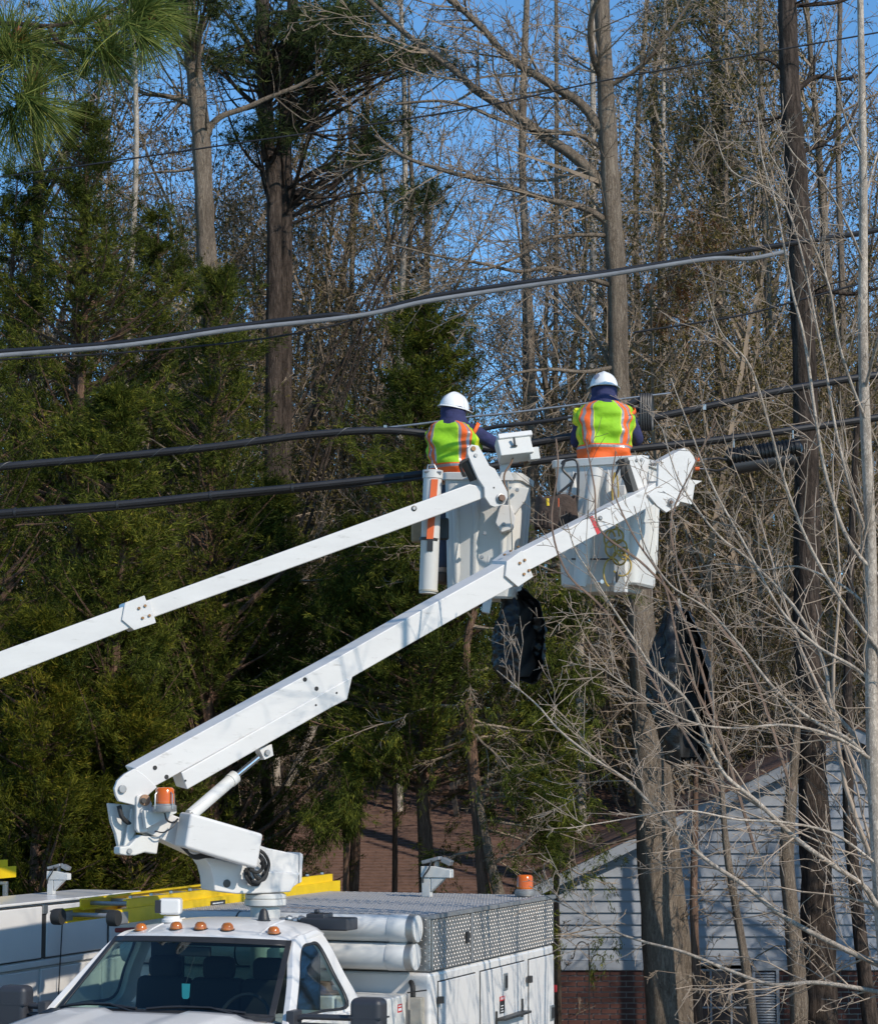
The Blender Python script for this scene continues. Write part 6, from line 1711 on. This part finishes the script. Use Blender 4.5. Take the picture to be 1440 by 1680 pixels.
# brick wall with laid bricks
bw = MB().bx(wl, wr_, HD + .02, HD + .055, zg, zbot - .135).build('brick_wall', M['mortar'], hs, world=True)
win = (H_(1134, 1600), H_(1230, 1760)); wx0, wx1 = H_(1132, 1600).x, H_(1232, 1600).x
shx0, shx1 = H_(1233, 1600).x, H_(1277, 1600).x
wz1_ = H_(1180, 1590).z; wz0_ = H_(1180, 1760).z
bl, bh, mg = .205, .056, .016
nb_ = 0; stuffV, stuffF = [], []
sh_me = {}
rows = int((zbot - .14 - zg) / (bh + mg)); rg = np.random.default_rng(4)
for rr_ in range(rows):
    z1 = zbot - .14 - rr_ * (bh + mg); z0_ = z1 - bh
    x = wl + (0 if rr_ % 2 else -bl / 2)
    while x < H_(1460, 1600).x:
        x0_, x1_ = max(x, wl), x + bl
        if not (x1_ > wx0 - .05 and x0_ < wx1 + .03 and z1 > wz0_ - .05 and z0_ < wz1_ + .05) and x1_ > x0_ + .03:
            y_ = HD + rg.uniform(-.003, .003)
            if nb_ < 290 and z1 > H_(1000, 1700).z:
                b_ = MB().bx(0, x1_ - x0_, 0, .035, 0, bh)
                key = round(x1_ - x0_, 3)
                if key not in sh_me:
                    o = b_.build('brick', M['brick'], bw); sh_me[key] = o.data
                else: o = put('brick', sh_me[key], bw)
                o.location = RINV[bw.name] @ Vector((x0_, y_, z0_)); nb_ += 1
            else:
                k = len(stuffV); stuffV += [(x0_, y_, z0_), (x1_, y_, z0_), (x1_, y_, z1), (x0_, y_, z1), (x0_, y_ + .03, z0_), (x1_, y_ + .03, z0_), (x1_, y_ + .03, z1), (x0_, y_ + .03, z1)]
                stuffF += [(k, k + 1, k + 2, k + 3), (k, k + 4, k + 5, k + 1), (k + 3, k + 2, k + 6, k + 7), (k, k + 3, k + 7, k + 4), (k + 1, k + 5, k + 6, k + 2)]
        x += bl + mg
if stuffV:
    V = np.array(stuffV) @ inv[:3, :3].T + inv[:3, 3]
    tag(put('lower_bricks', npmesh('lower_bricks', V, np.array(stuffF), M['brick']), bw), kind='stuff')
# window with grilles, shutter with louvres
wn = MB().bx(wx0 - .05, wx0, HD - .03, HD + .01, wz0_, wz1_).bx(wx1, wx1 + .0, HD, HD, wz0_, wz1_).bx(wx0 - .05, wx1, HD - .03, HD + .01, wz1_, wz1_ + .05).build('window', M['siding'], hs, world=True)
MB().bx(wx0, wx1, HD + .005, HD + .012, wz0_, wz1_).build('pane', M['win_glass'], wn, world=True)
for k in range(1, 3): x = wx0 + (wx1 - wx0) * k / 3; MB().bx(x - .012, x + .012, HD - .012, HD + .004, wz0_, wz1_).build('muntin', M['siding'], wn, world=True)
for k in range(0, 6): z = wz1_ - .02 - k * .245; MB().bx(wx0, wx1, HD - .010, HD + .002, z - .011, z + .011).build('muntin', M['siding'], wn, world=True)
sh_ = MB().bx(shx0, shx0 + .04, HD - .04, HD - .004, wz0_, wz1_ + .04).bx(shx1 - .04, shx1, HD - .04, HD - .004, wz0_, wz1_ + .04).bx(shx0 + .04, shx1 - .04, HD - .04, HD - .004, wz1_ - .02, wz1_ + .04).build('shutter', M['siding'], hs, world=True)
m = MB(); z = wz1_ - .04
while z > wz0_:
    m.add([(shx0 + .04, HD - .030, z - .028), (shx1 - .04, HD - .030, z - .028), (shx1 - .04, HD - .010, z), (shx0 + .04, HD - .010, z)], [(0, 1, 2, 3)]); z -= .036
m.build('louvres', M['siding'], sh_, world=True, solid=.004)
# shepherd hook in front of the wall
m = MB()
for (pts) in ([(966, 1760), (966, 1570), (962, 1550), (952, 1546), (944, 1556), (941, 1570), (938, 1574), (937, 1568)], [(966, 1600), (970, 1575), (978, 1567), (988, 1570), (990, 1580)]):
    m.tube(catmull([at(x, y, 29.8) for x, y in pts], 6), .009, 6)
tag(m.build('shepherd_hook', M['black'], None), 'black shepherd hook with two curls before the brick wall', 'garden hook')
# ================================================================== near bare tree on the right
NT = root('bare_tree', (xr(1425, 15.2), 15.2, 0), 0, 'pale slender bare tree nearest the camera, its forked branches crossing the far bucket and cover', 'tree')
rng = np.random.default_rng(21); dN = 15.0
PN = dict(kids=[6, 4, 1], step=[.26, .17, .12, .10], wob=[.07, .14, .19, .2], up=[.012, .02, .02, .02], ang=[(25, 55), (25, 55), (30, 60)], lf=[.5, .5, .5], rmin=.0024, start=[.12, .12, .1, .1])
inv = np.array(RINV[NT.name])
def ntube(pts, w0, w1, d0, d1):
    n_ = len(pts)
    return [at(x, y, d0 + (d1 - d0) * i / (n_ - 1)) for i, (x, y) in enumerate(pts)]
tk = [(1470, 1800, 28), (1440, 1400, 24), (1430, 1180, 21), (1428, 900, 19), (1416, 600, 17), (1416, 300, 14), (1412, 60, 11), (1410, -60, 10)]
trunk_tube([at(x, y, 15.2) for x, y, w_ in tk], [w_ * 15.2 / F / 2 for x, y, w_ in tk], 14, 6, .03, 2).build('trunk', M['bark_pale'], NT, world=True)
S, S2 = [], []
px2r = lambda w_: w_ * dN / F / 2 * .68
BR = [
 ([(1480, 1600), (1440, 1583), (1363, 1547), (1283, 1503), (1222, 1454), (1162, 1414), (1122, 1378), (1073, 1326), (1029, 1281), (981, 1249), (920, 1201), (884, 1160), (850, 1130), (815, 1100)], 15, 2.5, 46, .95),
 ([(1490, 1530), (1440, 1487), (1416, 1454), (1363, 1418), (1303, 1374), (1243, 1317), (1194, 1277), (1166, 1233), (1150, 1193), (1122, 1144), (1073, 1100), (1040, 1050), (1000, 990), (975, 950), (945, 905), (930, 860)], 15, 2.5, 46, .9),
 ([(1490, 1640), (1440, 1628), (1343, 1613), (1267, 1616), (1202, 1595), (1122, 1563), (1061, 1547), (1013, 1531), (961, 1503), (904, 1475), (868, 1454)], 13, 2, 34, .8),
 ([(1440, 1350), (1424, 1281), (1404, 1213), (1363, 1160), (1355, 1100), (1330, 1040), (1290, 980), (1230, 920), (1180, 880), (1140, 830), (1110, 780), (1085, 700)], 13, 3, 34, .9),
 ([(1470, 1300), (1400, 1220), (1330, 1180), (1270, 1130), (1215, 1060), (1160, 1000), (1100, 960), (1060, 900), (1040, 830)], 11, 2.5, 30, .8),
 ([(1480, 1200), (1420, 1110), (1340, 1060), (1280, 1000), (1225, 900), (1170, 800), (1130, 700), (1100, 620)], 10, 2.5, 26, .8),
 ([(1470, 1100), (1390, 1000), (1330, 900), (1290, 800), (1262, 700), (1230, 600), (1180, 540), (1150, 440)], 10, 2.5, 22, .8),
 ([(1480, 980), (1400, 900), (1360, 800), (1340, 700), (1320, 560), (1300, 480), (1285, 400), (1270, 325), (1250, 260), (1242, 175)], 11, 2.5, 20, .8),
 ([(1430, 900), (1395, 800), (1370, 700), (1345, 560), (1290, 340), (1200, 280), (1170, 210)], 9, 2.5, 18, .7),
 ([(1425, 700), (1400, 640), (1375, 560), (1360, 470), (1325, 380), (1290, 300), (1255, 240)], 8, 2.5, 16, .7),
 ([(1416, 430), (1390, 370), (1350, 300), (1300, 250), (1262, 180)], 7, 2, 14, .7),
 ([(1416, 330), (1440, 250), (1470, 160)], 7, 3, 8, .7), ([(1418, 640), (1450, 520), (1480, 420)], 9, 4, 8, .7),
 ([(1416, 260), (1385, 190), (1365, 100), (1350, 20)], 6, 2.5, 12, .6),
 ([(1430, 1000), (1380, 960), (1310, 930), (1250, 935), (1190, 925), (1120, 935)], 7, 2, 22, .7),
 ([(1435, 1250), (1370, 1210), (1290, 1190), (1200, 1195), (1120, 1180), (1020, 1120), (940, 1060)], 9, 2, 30, .8),
 ([(1440, 1420), (1370, 1370), (1290, 1350), (1210, 1345), (1120, 1330), (1020, 1345), (930, 1360)], 8, 2, 30, .8),
]
for k, (pts, w0, w1, kids, kl) in enumerate(BR):
    P3 = ntube(pts, w0, w1, 15.2, 15.2 + rng.uniform(-1.3, 1.5))
    S, S2 = [], []
    along(S, rng, P3, px2r(w0), px2r(w1), int(kids * .7), kl * 1.1, PN, None, 1, (25, 60), 6, seg=S2)
    V, Fc = segmesh(S2, 8); V = V @ inv[:3, :3].T + inv[:3, 3]; b_ = put('branch', npmesh('branch', V, Fc, M['bark_pale'], smooth=True), NT)
    V, Fc = segmesh(S, 4); V = V @ inv[:3, :3].T + inv[:3, 3]; put('twigs', npmesh('twigs', V, Fc, M['twig_near']), b_)
# young saplings beside the truck, thin reddish shoots
SP = root('sapling', (xr(900, 17.6) + .5, 17.6, 0), 0, 'thin reddish sapling shoots in front of the far boom and bucket', 'sapling')
inv = np.array(RINV[SP.name]); S = []
for pts, w0, w1 in (([(1240, 1400), (1180, 1200), (1120, 1010), (1060, 930), (985, 870), (975, 800), (960, 720)], 6, 2.5), ([(1180, 1300), (1060, 1100), (990, 1000), (930, 940), (905, 860), (915, 770), (912, 720)], 5, 2.5), ([(1200, 1250), (1120, 1080), (1090, 960), (1040, 880), (1005, 800), (1010, 740)], 5, 2), ([(1300, 1300), (1230, 1100), (1130, 960), (1100, 860), (1140, 760), (1175, 690)], 6, 2)):
    along(S, rng, [at(x, y, 17.3) for x, y in pts], w0 * 17.3 / F / 2, w1 * 17.3 / F / 2, 12, .5, PN, None, 2, (25, 60), 6)
V, Fc = segmesh(S, 5); V = V @ inv[:3, :3].T + inv[:3, 3]; put('shoots', npmesh('shoots', V, Fc, M['twig_red']), SP)
# bare many stemmed tree just outside the right edge: its shadow falls on the truck body
MT = root('bare_tree', (4.25, 16.9, 0), 0, 'many stemmed bare tree at the right edge beside the nearest truck', 'tree')
S, S2 = [], []
PM = dict(kids=[9, 5], step=[.3, .2, .14], wob=[.06, .1, .13], up=[.02, .02, .02], ang=[(20, 50), (25, 55)], lf=[.45, .45], rmin=.004, start=[.25, .15])
for k in range(9):
    a = k * .7; dd = np.array([cos(a) * .28 - .06, sin(a) * .28, 1.0]); dd /= np.linalg.norm(dd)
    grow(S, rng, np.array([.12 * cos(a), .12 * sin(a), 0]), dd, rng.uniform(4.6, 6.2), rng.uniform(.026, .042), 0, PM)
V, Fc = segmesh(S, 5); put('stems', npmesh('stems', V, Fc, M['twig_near'], smooth=True), MT)
# ---------------------------------------------------------------- near pine bough, top left
PB_ = root('pine_tree', (-4.2, 9.2, 0), 0, 'near pine with long needles and rusty cones hanging in at the upper left corner', 'tree')
inv = np.array(RINV[PB_.name]); dP = 8.6
trunk_tube([(-4.2, 9.2, 0), (-4.15, 9.25, 3), (-4.2, 9.2, 7)], [.16, .14, .11], 14, 5, .05, 5).build('trunk', M['bark_dark'], PB_)
rng = np.random.default_rng(8)
limbs = [([(-1150, 150), (-600, 60), (-300, 40), (0, 38), (80, 42), (130, 34), (175, 22), (225, -10)], 12, 5), ([(80, 42), (95, 68), (130, 82), (180, 92), (215, 82), (232, 55), (238, 12)], 8, 7),
         ([(-200, 160), (-60, 125), (0, 108), (22, 85), (30, 65)], 9, 7), ([(-200, 260), (-60, 210), (20, 180), (45, 165), (55, 142)], 8, 6), ([(-1150, 220), (-500, 210), (-200, 190)], 12, 9), ([(-200, 90), (-80, 96), (-20, 80), (0, 78)], 7, 5), ([(182, 92), (184, 100), (190, 108)], 5, 4)]
m = MB()
for pts, a, b in limbs:
    path = catmull([at(x, y, dP) for x, y in pts], 6); n_ = len(path)
    m.tube(path, [(a + (b - a) * i / (n_ - 1)) * dP / F / 2 for i in range(n_)], 8)
m.build('branches', M['bark_dark'], PB_, world=True)
def tuftn(px, py, dirpx, n_, d=dP, L=(.16, .25), cone=.75, mt=None):
    c = at(px, py, d); dv = Vector((dirpx[0], dirpx[2] if len(dirpx) > 2 else 0, dirpx[1])).normalized()
    base = np.array(c) - np.array(dv) * rng.uniform(0, .10, (n_, 1))
    D = nrm(np.array(dv) + rng.normal(size=(n_, 3)) * cone)
    l = rng.uniform(*L, (n_, 1)); sd_ = nrm(np.cross(D, rng.normal(size=(n_, 3)))) * .0014
    V = []; Fc = []
    dr = np.array([0, 0, -1.0])
    p0, p1, p2 = base, base + D * l * .5 + dr * l * .03, base + D * l + dr * l * .14
    V = np.stack([p0 - sd_, p0 + sd_, p1 + sd_, p1 - sd_, p2], 1).reshape(-1, 3)
    b = (np.arange(n_) * 5)[:, None]
    Fc = np.concatenate([b + np.array([[0, 1, 2]]), b + np.array([[0, 2, 3]]), b + np.array([[3, 2, 4]])], 0)
    return V, Fc, np.tile(np.clip(rng.uniform(.0, .9, n_), 0, 1), 3)
tf = [(238, 8, (.3, .4), 420, .85), (262, 30, (.9, .0), 220, .55), (225, 40, (.8, -.1), 160, .6), (182, 92, (.1, -.1), 220, .9), (184, 60, (0, .4), 140, .8), (30, 64, (.2, .4), 260, .8), (45, 75, (.8, -.1), 160, .6), (55, 142, (.2, .3), 280, .8), (70, 175, (.8, -.5), 200, .5), (45, 185, (.5, -.8), 200, .5),
      (0, 78, (-.2, .2), 200, .9), (-20, 150, (.4, -.6), 220, .7), (10, 40, (0, .6), 130, .8), (110, 30, (.2, .7), 150, .8), (20, 205, (.2, -1), 180, .45), (-10, 120, (0, 0), 200, 1.0), (150, 20, (.4, .6), 140, .7), (250, 20, (.8, -.5), 180, .5), (235, 60, (.7, -.6), 140, .6), (-40, 220, (.6, -.8), 200, .5), (95, 110, (.3, -.3), 140, .9), (140, 90, (0, .5), 130, .9), (-60, 40, (.2, .2), 200, 1)]
Vs, Fs, Rs, k = [], [], [], 0
for px, py, dv, n_, cn in tf:
    V, Fc, rn = tuftn(px, py, dv, n_, dP + rng.uniform(-.3, .3), cone=cn); Vs.append(V); Fs.append(Fc + k); Rs.append(rn); k += len(V)
V = np.concatenate(Vs) @ inv[:3, :3].T + inv[:3, 3]
put('needles', npmesh('needles', V, np.concatenate(Fs), M['pine_near'], np.concatenate(Rs)), PB_)
# cones: open spiky scales
mc = mat('rusty_pine_cone', (.30, .125, .05), .7, var=.35, vscale=60)
for px, py, s in ((237, 18, 1.0), (31, 68, .95), (54, 140, 1.0), (168, 45, .8), (182, 90, .55), (-3, 82, .9)):
    c = at(px, py, dP - .05); mm = MB(); n_ = 90
    for i in range(n_):
        f = (i + .5) / n_; zz = 1 - 2 * f; th = i * 2.39996; rr_ = sqrt(max(0, 1 - zz * zz))
        dv = Vector((cos(th) * rr_, sin(th) * rr_, zz)); ba = c + dv * .016 * s + Vector((0, 0, zz * .012 * s)); tip = c + dv * .042 * s + Vector((0, 0, zz * .018 * s))
        sd_ = dv.cross(Vector((0, 0, 1))); sd_ = (sd_.normalized() if sd_.length > .01 else Vector((1, 0, 0))) * .007 * s; up_ = Vector((0, 0, .003))
        mm.add([ba - sd_, ba + sd_, tip + sd_ * .5, tip - sd_ * .5, ba + up_ * 2, tip + up_ + dv * .006], [(0, 1, 2, 3), (0, 4, 5, 3), (1, 2, 5, 4), (3, 5, 2)])
    mm.build('cone', mc, PB_, world=True)
